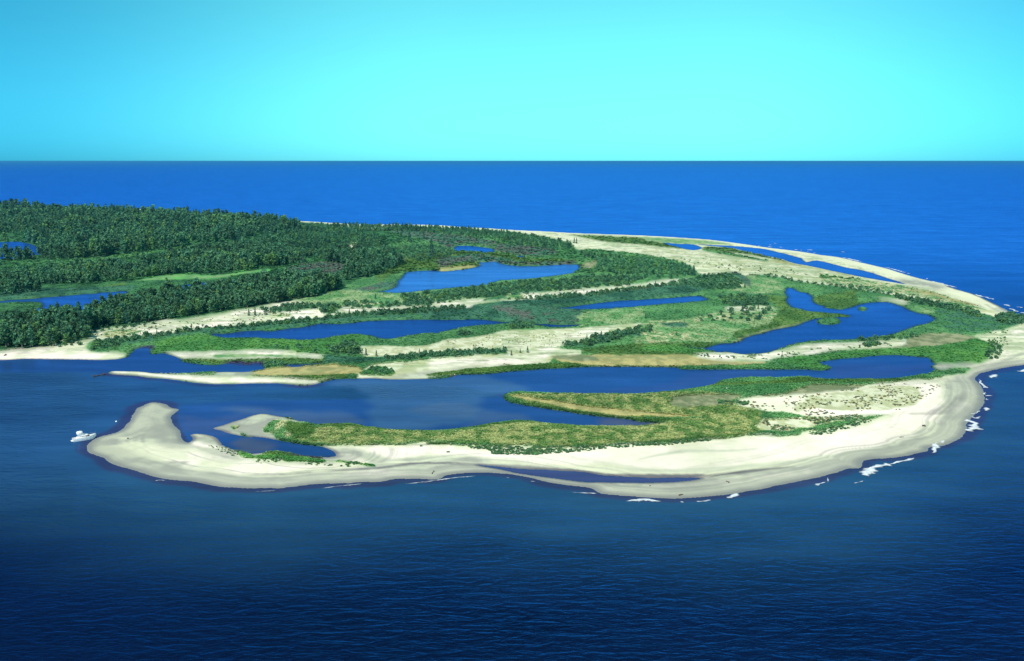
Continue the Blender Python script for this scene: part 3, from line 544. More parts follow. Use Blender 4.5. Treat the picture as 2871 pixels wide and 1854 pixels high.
wz("B2 1200,1100 1700,1050 2385,1050 B3 0,1050 600,1010 900,1080 1200,1190 C3 600,120 600,380 0,480 C2 1400,480 1300,100", (0.05,0.11,0.23), .9)
wz("C3 0,210 300,190 500,230 620,300 500,340 100,360 0,330 C2 1800,300", (0.075,0.115,0.20), .7)
wz("C3 650,300 1000,340 1150,395 850,405 400,480 500,400", (0.06,0.10,0.20), .7)
wz("C2 0,260 400,300 1000,290 1300,400 1200,440 700,440 300,340 0,310 C1 1700,170", (0.065,0.10,0.19), .75)
wz("C1 1250,250 1600,300 2200,230 1660,400 1900,470 1700,480 1400,460 1300,400", (0.05,0.075,0.19), .7)
wz("C1 1950,520 2300,560 2300,640 2000,690 1900,620", (0.10,0.10,0.12), .7)
wz("B4 600,960 1500,950 1500,1020 1000,1050 700,1140 0,1190 B3 1900,1190 B4 300,1100", (0.035,0.065,0.21), .8)
wz("B5 300,880 900,900 1350,900 1100,1000 600,1040 200,1000", (0.035,0.06,0.20), .8)
wz("C4 0,375 300,385 560,425 300,455 C3 1900,440", (0.09,0.08,0.10), .7)
wz("B4 1000,640 1500,520 1850,430 1850,480 1300,620 1700,600 1800,640 1500,700", (0.03,0.085,0.28), .6)
pm = blur(pondm, 1, 1)
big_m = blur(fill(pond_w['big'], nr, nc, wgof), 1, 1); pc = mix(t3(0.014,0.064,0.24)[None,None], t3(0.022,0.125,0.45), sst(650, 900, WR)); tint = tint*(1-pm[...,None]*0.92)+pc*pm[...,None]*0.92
tint = mix(tint, t3(0.06,0.26,0.62), big_m*0.75)  # pale sky reflection on the big pond, put into its colour
PD = np.full((nr, nc), 99.0, np.float32); pr = (wr > 350) & (wr < 2300); PD[pr] = dist_to([p for k, p in pond_w.items() if k != 'pool'], WX[pr], WY[pr]); tint = mix(tint, t3(0.03,0.05,0.05), sst(3.5, .5, PD)*pondm*0.75)
poolm = fill(pond_w['pool'], nr, nc, wgof); tint = mix(tint, t3(0.05,0.065,0.16), blur(poolm, 1, 1)*0.9)
bs = (0.78+0.44*fbm(WX*.35+WY*.1, WY, 9, 40, 4))[...,None]; tint = tint*bs
calm = np.clip(np.maximum(np.maximum(pm*.75, blur(poolm,1,1)), wl*0.7)+0.75*sst(25, 5, WD)+0.5*leftbay*0.6, 0, 1)
idx = np.arange(nr*nc).reshape(nr, nc); nx = np.roll(idx, -1, 1)
qf = np.stack([idx[:-1], idx[1:], nx[1:], nx[:-1]], -1)
hide = WL & (WD > 25) & ~pondm & ~wlag      # under dry land: no sheet needed
V = np.stack([WX, WY, np.zeros_like(WX)], -1).reshape(-1, 3)
V = np.concatenate([V, [[0,0,0]]]); qf = qf.reshape(-1, 4)
me = bpy.data.meshes.new('lake')
ctr = len(V)-1; tri = np.stack([idx[-1], np.full(nc, ctr), nx[-1]], -1)
allv = np.concatenate([qf.ravel(), tri.ravel()]).astype(np.int32); tot = np.concatenate([np.full(len(qf), 4), np.full(len(tri), 3)]).astype(np.int32)
me.vertices.add(len(V)); me.vertices.foreach_set('co', V.astype(np.float32).ravel()); me.loops.add(len(allv)); me.loops.foreach_set('vertex_index', allv)
me.polygons.add(len(tot)); me.polygons.foreach_set('loop_start', np.concatenate([[0], np.cumsum(tot)[:-1]]).astype(np.int32)); me.polygons.foreach_set('loop_total', tot)
me.update(calc_edges=True); me.materials.append(M_W)
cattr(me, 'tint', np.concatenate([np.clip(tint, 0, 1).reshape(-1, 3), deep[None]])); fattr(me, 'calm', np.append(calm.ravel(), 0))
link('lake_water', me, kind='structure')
# ------------------------------------------------------------------ foliage prototypes
def leafcloud(cen, size, var, up=0.35):
    "quads scattered at centres; returns V, F, per-vertex colour"
    n = len(cen); nrm = rng.normal(size=(n, 3)); nrm[:,2] += up*2; nrm /= np.linalg.norm(nrm, axis=1)[:,None]
    t = np.cross(nrm, rng.normal(size=(n, 3))); t /= np.linalg.norm(t, axis=1)[:,None]+1e-9; b = np.cross(nrm, t)
    s = np.asarray(size)[:,None]
    a = rng.uniform(0.7, 1.3, (n, 4))
    V = np.stack([cen-t*s*a[:,:1]-b*s*0.3, cen-b*s*a[:,1:2]+t*s*0.25, cen+t*s*a[:,2:3]+b*s*0.3, cen+b*s*a[:,3:4]-t*s*0.25], 1).reshape(-1, 3)
    return V, np.arange(4*n).reshape(n, 4), np.repeat(var, 4, 0)
def broad_crown(h=10, w=2.3, n=340, low=0.22):
    nb = rng.integers(9, 14); bl = []
    for i in range(nb):
        z = h*(low+(0.90-low)*((i+0.5)/nb)**0.85); rr = w*(0.95 if z < h*0.7 else 0.6)*(1-0.35*abs(z/h-0.55))
        a = rng.uniform(0, 6.28); d = rr*rng.uniform(0.15, 0.6); bl.append((d*math.cos(a), d*math.sin(a), z, rr*rng.uniform(0.5, 0.75), h*rng.uniform(0.09, 0.15), rng.uniform(0.7, 1.25)))
    per = n//nb; cs = []; vs = []; sz = []
    for x, y, z, r, hz, tone in bl:
        d = rng.normal(size=(per, 3)); d /= np.linalg.norm(d, axis=1)[:,None]; d *= rng.uniform(0.55, 1.05, (per, 1))
        cs.append(np.array([x, y, z])+d*np.array([r, r, hz])); vs.append(tone*rng.uniform(0.75, 1.25, per)); sz.append(rng.uniform(0.28, 0.55, per))
    c = np.concatenate(cs); v = np.concatenate(vs)
    base = np.array([0.095, 0.235, 0.115])
    return leafcloud(c, np.concatenate(sz), base*v[:,None]*np.stack([rng.uniform(.85,1.2,len(v)), np.ones(len(v)), rng.uniform(.8,1.2,len(v))], 1))
def cone_crown(h=9, w=2.0, n=320):
    z = h*(0.08+0.92*rng.uniform(0, 1, n)**1.35*0.99); lay = 0.82+0.18*np.cos(z/h*6.28*6)
    r = w*(1-z/h)**0.85*lay*rng.uniform(0.55, 1.05, n)+0.08; a = rng.uniform(0, 6.28, n)
    c = np.stack([r*np.cos(a), r*np.sin(a), z-r*0.15], 1); v = rng.uniform(0.65, 1.3, n)
    return leafcloud(c, rng.uniform(0.22, 0.45, n), np.array([0.07, 0.20, 0.12])*v[:,None], 0.1)
def shrub_crown(h=2, w=1.6, n=110):
    nb = 4; cs = []; tv = []
    for i in range(nb):
        a = rng.uniform(0, 6.28); d = w*rng.uniform(0.1, 0.5); p = n//nb; q = rng.normal(size=(p, 3)); q /= np.linalg.norm(q, axis=1)[:,None]; q[:,2] = abs(q[:,2])
        cs.append(np.array([d*math.cos(a), d*math.sin(a), 0.1])+q*np.array([w*.6, w*.6, h*rng.uniform(.6,.95)])); tv.append(np.full(p, rng.uniform(.75, 1.2)))
    c = np.concatenate(cs); v = np.concatenate(tv)*rng.uniform(0.75, 1.25, len(c))
    return leafcloud(c, rng.uniform(0.2, 0.38, len(c)), np.array([0.095, 0.23, 0.11])*v[:,None], 0.4)
def trunk_mesh(h, r, limbs=5):
    bm = bmesh.new()
    def cone(p0, p1, r0, r1, n=6):
        d = Vector(p1)-Vector(p0); L = d.length; m = Matrix.Translation((Vector(p0)+Vector(p1))/2) @ d.to_track_quat('Z', 'Y').to_matrix().to_4x4()
        bmesh.ops.create_cone(bm, cap_ends=True, segments=n, radius1=r0, radius2=r1, depth=L, matrix=m)
    lean = random.uniform(-.3, .3)
    cone((0,0,-0.5), (lean*.5,0,h*.5), r, r*.65); cone((lean*.5,0,h*.49), (lean,0,h*.92), r*.65, r*.15)
    for i in range(limbs):
        z = h*random.uniform(.3, .75); a = random.uniform(0, 6.28); l = h*.2
        cone((lean*z/h,0,z), (lean*z/h+l*math.cos(a), l*math.sin(a), z+l*.8), r*.35, r*.08, 4)
    me = bpy.data.meshes.new('trunk'); bm.to_mesh(me); bm.free(); me.materials.append(M_BARK); return me
def crown_me(VFc, mat, name='crown'):
    V, Fq, c = VFc; me = new_mesh(name, V, Fq, mat); cattr(me, 'var', c); return me
BP = [broad_crown(10, random.uniform(2.6, 3.6), 460, random.uniform(.14,.28)) for _ in range(7)]
CP = [cone_crown(9, random.uniform(1.8, 2.4), 300) for _ in range(4)]
SP = [shrub_crown(2, random.uniform(1.3, 1.9), 110) for _ in range(5)]
B_LO = [broad_crown(10, random.uniform(2.7, 3.7), 150, .15) for _ in range(6)]
C_LO = [cone_crown(9, 2.2, 90) for _ in range(3)]
S_LO = [shrub_crown(2, 1.7, 40) for _ in range(4)]
for l, k in ((B_LO, 1.7), (C_LO, 1.8), (S_LO, 1.6)):       # fewer, larger leaf sprays far off
    for i, (V_, F_, c_) in enumerate(l):
        cen = V_.reshape(-1, 4, 3).mean(1, keepdims=True); l[i] = ((cen+(V_.reshape(-1, 4, 3)-cen)*k).reshape(-1, 3), F_, c_)
# ------------------------------------------------------------------ planting
def pts_in(s, n, spacing, seed):
    r = np.random.default_rng(seed); pw = np.array(P(s)); x, y = px2w(pw[:,0], pw[:,1]); m = fill(np.stack([x, y], 1)) & ON & (SD > 1.5)
    out = []; cell = {}
    lo = (x.min(), y.min()); hi = (x.max(), y.max()); tries = min(60000, int((hi[0]-lo[0])*(hi[1]-lo[1])/spacing**2*4)+50)
    X = r.uniform(lo[0], hi[0], tries); Y = r.uniform(lo[1], hi[1], tries); gc, gr = g_of(X, Y)
    ok = (gc > 0) & (gc < NC-1) & (gr > 0) & (gr < NR-1)
    for a, b, c, d in zip(X[ok], Y[ok], gc[ok], gr[ok]):
        if not m[int(round(d)), int(round(c))]: continue
        k = (int(a//spacing), int(b//spacing)); bad = False
        for i in (-1, 0, 1):
            for j in (-1, 0, 1):
                for (p, q2) in cell.get((k[0]+i, k[1]+j), ()):
                    if (p-a)**2+(q2-b)**2 < spacing**2: bad = True
        if bad: continue
        cell.setdefault(k, []).append((a, b)); out.append((float(a), float(b)))
        if len(out) >= n: break
    return out
trees = []; cons = []; shr = []       # (x, y, height, place text, tone)
WOOD = [
 ("front wood above the left beach", "N -250,930 0,915 100,905 200,890 280,880 340,862 400,846 500,838 600,828 680,812 740,803 820,800 880,798 945,800 960,812 880,835 820,845 750,855 690,866 600,880 500,893 430,905 340,915 262,925 250,955 150,975 50,982 0,978 -250,985", 4.2, 9, 13.5, 0.03),
 ("middle wood between the marsh ponds", "N -250,800 0,775 120,770 210,764 300,755 400,738 480,728 560,714 650,700 760,690 850,690 960,700 1000,702 1080,712 1130,728 1125,745 1080,765 1040,778 1000,785 960,795 975,765 985,748 900,738 830,742 760,752 700,760 640,768 560,768 480,772 380,783 260,800 150,818 0,838 -250,850", 5.2, 9, 13, 0.06),
 ("far wood along the lake shore", "N -200,578 0,585 240,593 350,596 440,602 560,609 640,616 740,624 820,632 850,645 780,660 700,672 640,678 560,683 500,696 430,706 300,722 220,732 120,730 60,733 0,735 -200,735 -200,690 0,678 100,680 108,694 200,700 60,660 -200,650", 7.5, 11, 17, 0.12),
 ("pale grove near the far beach", "N 960,634 1060,639 1200,643 1190,655 1100,652 980,648 900,650 860,655 850,640", 6, 6, 9, 0.15),
 ("scrubby wood beyond the upper pond", "N 860,650 900,645 1000,655 1060,668 1080,690 1060,700 960,695 850,688 780,685 780,665", 7.5, 6, 10, 0.2),
]
for i, (nm, s, sp, h0, h1, pc) in enumerate(WOOD):
    for (x, y) in pts_in(s, 4000, sp, 100+i):
        lowering = 1.0
        if i == 0: lowering = 1.0-0.35*max(0, min(1, (x+60)/100))
        hgt = random.uniform(h0, h1)*lowering*(0.72 if random.random() < .18 else 1)*(0.5+0.95*float(vn(x, y, 40, 9)))*(1.25 if random.random() < .06 else 1)
        if i > 0 and float(vn(x, y, 26, 19)) < 0.30: continue
        (cons if random.random() < pc else trees).append((x, y, hgt, nm))
GROVE = [
 ("row of young trees beside the upper beach", "N 1190,640 1300,645 1400,656 1500,668 1600,690 1600,701 1560,705 1500,695 1430,688 1380,672 1280,662 1180,655", 7.0, 4.5, 7.5, 0.2),
 ("green grove right of the big upper pond", "N 1612,715 1640,718 1700,722 1800,735 1850,735 1900,748 1945,762 1945,776 1880,785 1800,788 1740,782 1700,768 1670,760 1680,740 1625,722", 7.2, 4, 6.5, 0.12),
]
for i, (nm, s, sp, h0, h1, pc) in enumerate(GROVE):
    for (x, y) in pts_in(s, 900, sp, 200+i): (cons if random.random() < pc else trees).append((x, y, random.uniform(h0, h1), nm))
SHRUBZ = [
 ("bank below the big upper pond", "N 1120,835 1300,815 1400,800 1550,788 1660,778 1800,785 1760,805 1650,812 1500,823 1420,835 1300,842 1150,855", 5, 1.8, 4),
 ("sandy ridge above the long pond", "B2 500,290 900,240 1150,235 1190,262 900,300 680,330", 4, 1.8, 3.6), ("sandy ridge above the long pond", "B2 1205,265 1340,255 1330,330 1210,330", 3, 2.5, 4.5),
 ("sandy ridge above the long pond", "B2 1450,200 2385,200 B3 400,150 380,180 0,240 B2 1900,262 1600,280 1480,270", 5, 1.5, 3.5),
 ("bank between ridge and long pond", "B2 0,500 400,462 900,410 1200,390 1400,350 1700,322 2385,275 B3 400,262 400,290 B2 2385,330 1700,360 1300,400 900,450 400,490 50,530", 3.6, 1.5, 3.0),
 ("thicket bank left of the long pond", "B1 1050,640 1400,605 1650,565 2050,525 2385,485 2200,530 1800,590 1500,650 1300,700 1000,740", 4.0, 1.5, 3.2),
 ("hedge between sand ridge and middle pond", "B3 880,170 1300,150 1600,125 2000,85 2385,45 B4 300,0 A4 700,700 950,680 1100,760 1100,850 700,860 B4 500,20 0,60 B3 1900,140 1300,180", 3.8, 1.6, 3.4),
 ("dark thicket on the middle plain", "B4 870,150 1100,130 1400,150 1380,240 1100,250 950,240", 4.2, 2.2, 4.2), ("pale sand of the middle plain", "B4 500,400 900,300 1300,260 1420,300 1300,400 1000,420 600,420", 7, 1.4, 3.6),
 ("low hedge along the middle beach", "B2 1900,840 2200,795 2385,785 B3 200,762 600,752 870,740 890,785 600,792 300,820 0,830 B2 2000,860", 2.8, 1.3, 2.6),
 ("diagonal hedge on the middle plain", "B3 1500,690 1700,655 1850,600 2000,575 2385,500 B4 90,490 90,530 B3 2200,590 2000,650 1800,690 1600,700", 3.2, 1.5, 3.4),
 ("dark clump in the green field", "B2 1300,740 1450,700 1600,690 1610,770 1550,800 1350,775", 2.6, 2.2, 4.2), ("green meadow by the long pond", "B2 600,700 1300,690 1250,790 900,770 650,730", 6, 1.2, 2.2),
 ("bank of the long pond", "B3 350,540 460,540 450,575 360,580", 2.8, 2.2, 3.4), ("bank of the long pond", "B3 920,455 1180,450 1180,490 950,500", 3, 2, 3.2),
 ("round clump on the beach spit", "B2 1640,1000 1750,945 1850,930 1980,955 2000,1000 1850,1015", 2.6, 1.0, 1.9), ("bush between the two inlets", "B2 560,880 640,865 770,880 780,905 600,930 550,910", 2.3, 1.2, 2.0),
 ("east hedge above the round pond", "B5 940,125 1200,170 1500,235 1650,265 1850,310 1820,350 1500,290 1100,190 950,155", 4, 1.8, 3.6), ("dark thicket at the east tip", "B5 2100,370 2250,345 2370,380 2360,440 2200,460 2080,420", 3, 2.2, 3.8),
 ("dark thicket at the east tip", "B5 1750,290 1900,330 1880,390 1780,350", 3.2, 2, 3.2), ("clump on the east sand strip", "B5 590,670 700,650 760,680 700,700 600,695", 2.4, 1.8, 3), ("green bank under the round pond", "B5 520,615 800,600 1200,560 1200,600 900,625 560,640", 4, 1.4, 2.6),
 ("upper marsh edge", "B5 400,20 540,20 900,100 900,130 500,80", 5, 1.4, 2.8), ("upper marsh edge", "A4 1400,690 1700,745 2000,790 2385,840 2385,870 1900,800 1400,720", 6, 1.4, 2.8),
 ("reed marsh in the woods", "N 800,770 900,775 985,765 940,790 860,800 780,790", 5, 1.6, 3.2), ("far marsh edge", "N 1060,700 1160,690 1260,700 1270,720 1180,735 1130,725", 6, 2, 4),
 ("green flat at the east end", "B5 2000,640 2140,700 2160,760 2060,850 1960,820 1980,720", 3.5, 1.0, 2.2), ("left beach edge", "B1 570,650 700,645 900,650 940,680 700,700 600,690", 4, 1.2, 2.6), ("left beach edge", "B1 1020,500 1300,475 1700,430 1750,445 1300,505 1020,540", 4.5, 1.2, 2.4),
 ("pale dunes behind the upper beach", "A4 350,480 600,540 900,560 1300,600 1700,640 1700,680 1000,640 600,580", 12, 0.8, 1.8),
]
for i, (nm, s, sp, h0, h1) in enumerate(SHRUBZ):
    for (x, y) in pts_in(s, 400, sp, 300+i): shr.append((x, y, random.uniform(h0, h1), nm))
# conifers one can point at: tile, base x, base y, height in tile px, label
LONE = [
 ('B2',1695,795,82,'slim dark conifer on the bare sand left of its twin, right of the dark clump'), ('B2',1810,808,72,'slim dark conifer on the bare sand, right of its twin'),
 ('B3',1110,765,74,'tallest dark cone shaped conifer alone on the middle sand'), ('B3',1028,767,52,'small cone shaped conifer just left of the tallest lone one'),
 ('B3',930,796,60,'rounded conifer at the right end of the low beach hedge'), ('B3',840,775,72,'conifer standing up out of the low beach hedge'), ('B3',1930,650,115,'dark conifer in the diagonal hedge'),
 ('B3',1730,672,55,'small conifer at the lower end of the diagonal hedge'), ('B3',1770,605,50,'small conifer on sand above the diagonal hedge'), ('B3',1150,485,55,'pointed conifer on the long pond bank'),
 ('B2',460,345,85,'left of two dark conifers on the sand ridge'), ('B2',575,345,95,'right of two dark conifers on the sand ridge'), ('B2',390,350,75,'narrow grey green conifer beside the two on the sand ridge'), ('B2',1510,350,65,'conifer on the sand ridge bank'),
 ('B2',1800,165,60,'conifer in the green meadow above the sand ridge'),
 ('B2',2260,225,110,'tall conifer above the sand ridge'), ('B2',2290,765,48,'lone small conifer on the speckled plain'), ('B1',2135,500,62,'conifer on the left sand ridge'), ('B1',1975,545,62,'conifer at the head of the thicket bank'),
 ('B1',1910,560,50,'small conifer left of the head of the thicket bank'), ('B1',1750,560,52,'bushy conifer on the left thicket bank'), ('B4',1120,310,90,'dark conifer by the pale sand of the middle plain'), ('B4',1295,280,55,'second dark conifer by the pale sand'),
 ('B4',1305,400,85,'narrow dark conifer at the lower edge of the pale patch'), ('B4',1170,415,50,'short dark conifer in the plain thicket'), ('B4',385,575,48,'round dark conifer alone in the pale meadow'), ('B4',85,545,60,'conifer at the top of the diagonal hedge'), ('B4',40,385,60,'dark conifer in the bright green meadow'),
 ('A4',575,700,115,'tall narrow conifer, right of a pair at the grove edge'), ('A4',515,695,95,'narrow conifer, left of a pair at the grove edge'), ('A4',1145,835,60,'small dark conifer on the purple flat'), ('A4',150,830,65,'conifer on the sand ridge tip'),
 ('A3',1655,575,66,'lone dark tree pair on the upper beach, right one'), ('A3',1630,570,60,'lone dark tree pair on the upper beach, left one'), ('A3',605,1095,62,'dark conifer on the big pond bank'), ('A3',812,1100,58,'second dark conifer on the big pond bank'),
 ('A3',1470,1112,62,'dark conifer beside the ridge sand'), ('A3',440,1185,70,'dark conifer low on the big pond bank'), ('A3',1075,760,58,'small dark conifer between the two upper ponds'), ('A3',40,720,200,'big dark tree left of the small upper pond'),
 ('A3',1560,640,100,'broad dark conifer ending the beach row'), ('A2',2180,560,125,'tall dark conifer in the far marsh'), ('A2',2340,530,90,'dark conifer right of the tall far marsh one'), ('A2',1510,500,85,'dark conifer in the far scrub'), ('A2',270,590,110,'very dark rounded conifer in the far wood'),
 ('A2',270,345,105,'tall skyline conifer near the far beach'), ('A2',200,355,110,'narrow skyline conifer near the far beach'), ('A2',60,350,120,'broad skyline conifer near the far beach'), ('A1',1250,230,100,'skyline conifer above the far wood'), ('A1',2300,290,85,'skyline conifer near the far sand patches'), ('A1',2225,290,85,'second skyline conifer near the far sand patches'),
 ('A2',540,570,100,'dark pointed conifer in the middle of the far wood'), ('A1',1500,230,80,'wide skyline conifer over the far wood'), ('A1',1130,260,85,'left skyline conifer over the far wood'),
]
def inst(kind, mset, x, y, h, base_h, label, cat, group, tone, k=None, trunk=None):
    root = bpy.data.objects.new(kind, None); COL.objects.link(root); root.empty_display_size = 0.5
    root.location = (x, y, zat(x, y)-0.05); s = h/base_h; w = s*random.uniform(.9, 1.15)*(1.35 if kind == 'broadleaf_tree' and h < 7.5 else 1); root.rotation_euler = (0, 0, random.uniform(0, 6.28)); root.scale = (w, w, s)
    root['label'] = label; root['category'] = cat
    if group: root['group'] = group
    c = bpy.data.objects.new('crown', random.choice(mset) if k is None else mset[k]); COL.objects.link(c); c.parent = root; c.color = (*tone, 1)
    if trunk:
        t = bpy.data.objects.new('trunk', random.choice(trunk)); COL.objects.link(t); t.parent = root
    return root
BM = [crown_me(p, M_LEAF) for p in BP]; CM = [crown_me(p, M_CON) for p in CP]; SM = [crown_me(p, M_SHR) for p in SP]
TB = [trunk_mesh(10, .22) for _ in range(4)]; TCn = [trunk_mesh(8.5, .18, 0) for _ in range(2)]; TS = [trunk_mesh(1.3, .08, 4) for _ in range(2)]
app = lambda t: t[2]/math.hypot(t[0], t[1])
inview = lambda t: abs(t[0]/t[1]) < 0.53
def split(lst, n):
    v = sorted([t for t in lst if inview(t)], key=app, reverse=True); return v[:n], v[n:]+[t for t in lst if not inview(t)]
TONES = [((1,1,1),'mid green'), ((1.35,1.2,0.85),'yellow green'), ((0.7,0.78,0.8),'dark green'), ((0.9,1.02,1.15),'blue green')]
def tone(x=None, y=0):
    if x is None: return TONES[random.choices(range(4), (5, 2, 3, 2))[0]]
    v = float(vn(x, y, 38, 41))
    return TONES[random.choices(range(4), (5, 3 if v > .62 else .3, 6 if v < .42 else 1.2, 2))[0]]
ti, ts = split(trees, 300)
def side(x, y, cuts, names):
    u = math.atan2(x, y)
    for c, n in zip(cuts, names):
        if u < math.radians(c): return n
    return names[-1]
for (x, y, h, nm) in ti:
    tn, tx = tone(x, y)
    seg = side(x, y, (-23, -18, -13), ('far left', 'left part', 'middle part', 'right end'))
    size = 'tall' if h > 11.5 else ('low' if h < 8 else 'medium')
    inst('broadleaf_tree', BM, x, y, h, 10, f"{size} {tx} broadleaf tree in the {nm}, {seg}", 'tree', f"broadleaf trees of the {nm}", tn, trunk=TB)
for (tile, bx, by, hp, lb) in LONE:
    t = TL[tile]; u = t[0]+bx/t[2]; v = t[1]+by/t[2]; x, y = px2w(u, v); x = float(x); y = float(y); d = math.sqrt(x*x+y*y+H*H)
    h = hp/t[2]*d/F/math.cos(math.atan2(H, math.hypot(x, y)))
    inst('conifer_tree', CM, x, y, h, 9, lb, 'tree', None, (0.75,0.85,0.95), trunk=TCn)
ci, cs_ = split(cons, 240)
for (x, y, h, nm) in ci:
    tn, tx = random.choice(TONES[:1]+TONES[2:]); size = 'tall' if h > 10 else ('small' if h < 6.5 else 'medium')
    inst('conifer_tree', CM, x, y, h*1.08, 9, f"{size} {tx} pointed conifer rising from the {nm}", 'tree', f"conifers of the {nm}", tn, trunk=TCn)
si, ss_ = split(shr, 300)
for (x, y, h, nm) in si:
    tn, tx = tone(); size = 'large' if h > 2.8 else ('low' if h < 1.9 else 'rounded')
    sd = side(x, y, (-14, -4, 6, 14), ('left part', 'left middle', 'middle', 'right middle', 'right part'))
    inst('shrub', SM, x, y, h, 2, f"{size} {tx} shrub on the {nm}, {sd}", 'shrub', f"shrubs on the {nm}", tn, trunk=TS)
def stuff(name, lst, protos, base_h, mat, label, cat, mul):
    Vs = []; Fs = []; Cs = []; off = 0
    for (x, y, h, nm) in lst:
        V_, F_, c_ = random.choice(protos); s = h/base_h; w = s*random.uniform(.9, 1.2)*(1.35 if name == 'woodland' and h < 7.5 else 1); a = random.uniform(0, 6.28); ca, sa = math.cos(a), math.sin(a)
        R = np.array([[ca*w, -sa*w, 0], [sa*w, ca*w, 0], [0, 0, s]]); Vs.append(V_ @ R.T+np.array([x, y, zat(x, y)])); Fs.append(F_+off); off += len(V_)
        Cs.append(c_*np.array(tone(x, y)[0])*random.uniform(.9, 1.12)*(.78+.44*float(vn(x, y, 60, 43)))*(1.3 if name == 'woodland' and h < 6.5 else 1)*mul)
    me = new_mesh(name, np.concatenate(Vs), np.concatenate(Fs), mat); cattr(me, 'var', np.concatenate(Cs)); link(name, me, kind='stuff', label=label, category=cat)
    print(name, len(lst))
stuff('woodland', ts, B_LO, 10, M_LEAF, 'dense green woodland of many small trees behind the front wood', 'woodland', 1.0)
stuff('conifer_woodland', cs_, C_LO, 9, M_CON, 'distant dark conifers scattered through the far woods', 'woodland', 1.0)
stuff('scrub', ss_, S_LO, 2, M_SHR, 'low green scrub scattered over the sandy point', 'scrub', 1.0)
# ------------------------------------------------------------------ marsh grass tufts (ground cover)
def tufts(name, mask, n, h0, h1, w, label, tonef, seed):
    r = np.random.default_rng(seed); rr, cc = np.nonzero(mask)
    wgt = np.ones(len(rr)); k = r.choice(len(rr), n, p=wgt/wgt.sum())
    gr = rr[k]+r.uniform(-.5, .5, n); gc = cc[k]+r.uniform(-.5, .5, n)
    az = AZ0+gc/(NC-1)*(AZ1-AZ0); R_ = H*F/(V0+gr/(NR-1)*(V1-V0)); x = R_*np.sin(az); y = R_*np.cos(az); z = Z[rr[k], cc[k]]
    hh = r.uniform(h0, h1, n); B = 5; cen = np.stack([x, y, z], 1)
    Vs = []; base = colr[rr[k], cc[k]]
    for b in range(B):
        a = r.uniform(0, 6.28, n); d = np.stack([np.cos(a), np.sin(a), np.zeros(n)], 1); nn = np.stack([-np.sin(a), np.cos(a), np.zeros(n)], 1)
        ww = (w*r.uniform(.5, 1.1, n))[:,None]; c2 = cen+nn*r.uniform(-.5, .5, n)[:,None]*w
        Vs.append(np.stack([c2-d*ww*.5, c2+d*ww*.5, c2+d*ww*.25+nn*ww*.9+np.array([0,0,1])*hh[:,None], c2-d*ww*.3+nn*ww*.8+np.array([0,0,1])*hh[:,None]*.8], 1))
    V_ = np.concatenate(Vs, 1).reshape(-1, 3); m = tonef(base, r, n)
    me = new_mesh(name, V_, np.arange(len(V_)).reshape(-1, 4), M_TUF); cattr(me, 'var', np.repeat(m, 4*B, 0)); link(name, me, kind='stuff', label=label, category='grass')
rv = H*F/(V0+np.arange(NR)/(NR-1)*(V1-V0))
nearg = (rv < 560)[:, None]
tufts('meadow_grass', ON & (veg > 0.45) & nearg & (SD > .5), 60000, .15, .5, .7, 'short tufted green and straw grass covering the near spit', lambda b, r, n: b*r.uniform(.85, 1.5, (n, 1))*1.15, 1)
tufts('marsh_grass', ON & (veg > 0.55) & (~nearg) & (rv < 1000)[:,None] & (SD > .5), 30000, .2, .55, .95, 'taller green marsh grass between the ponds', lambda b, r, n: b*r.uniform(.85, 1.5, (n, 1)), 2)
tufts('far_marsh_reeds', ON & (veg > 0.5) & (rv >= 1000)[:,None] & (rv < 2000)[:,None] & (SD > .5), 16000, .6, 1.7, 3.0, 'distant pale green and purplish reeds round the upper ponds', lambda b, r, n: b*r.uniform(.75, 1.5, (n, 1)), 3)
# scattered beach plants: low dark clumps on bare sand
def scatter(s, n, seed, w0=.6, w1=1.6, h=.4, cols=((0.05,0.12,0.05),)):
    r = np.random.default_rng(seed); pw = np.array(P(s)); x, y = px2w(pw[:,0], pw[:,1]); m = fill(np.stack([x, y], 1)) & ON
    rr, cc = np.nonzero(m); 
    if len(rr) == 0: return []
    k = r.choice(len(rr), n); gr = rr[k]+r.uniform(-.5,.5,n); gc = cc[k]+r.uniform(-.5,.5,n)
    az = AZ0+gc/(NC-1)*(AZ1-AZ0); R_ = H*F/(V0+gr/(NR-1)*(V1-V0)); out = []
    for i in range(n):
        X_, Y_ = R_[i]*math.sin(az[i]), R_[i]*math.cos(az[i])
        if vn(X_, Y_, 9, 61) < 0.42: continue
        out.append((X_, Y_, zat(X_, Y_), r.uniform(w0, w1), h*r.uniform(.6, 1.4), cols[int(r.integers(len(cols)))]))
    return out
GRN = ((0.10,0.23,0.10), (0.12,0.27,0.09), (0.07,0.17,0.09)); RUS = ((0.30,0.22,0.12), (0.13,0.22,0.10), (0.12,0.17,0.11), (0.26,0.27,0.10))
sp = []
sp += scatter("C3 0,655 400,680 900,705 1500,705 1987,685 C4 600,645 1150,612 1180,642 600,690 0,720 C3 1600,765 1200,790 800,790 400,765 0,720 C2 1900,705", 1100, 1, .5, 1.4, .4, GRN)
sp += scatter("C3 200,700 500,720 500,760 200,760", 60, 2, .6, 1.5, .4, GRN)
sp += scatter("C4 1480,180 2385,110 C5 300,200 800,120 1400,110 1500,190 1150,330 1000,410 0,480 C4 2000,330 1480,250", 620, 3, .4, 1.5, .35, RUS)
sp += scatter("C4 1700,420 2385,380 C5 300,480 880,450 600,520 0,620 C4 2100,520 1900,560", 520, 4, .5, 1.5, .4, RUS+GRN)
sp += scatter("C4 1400,200 1600,200 1560,260 1250,240 1250,180", 130, 5, .8, 1.8, .6, GRN)
sp += scatter("C5 0,560 800,450 900,465 600,570 160,690 0,690", 320, 6, .6, 1.5, .5, GRN)
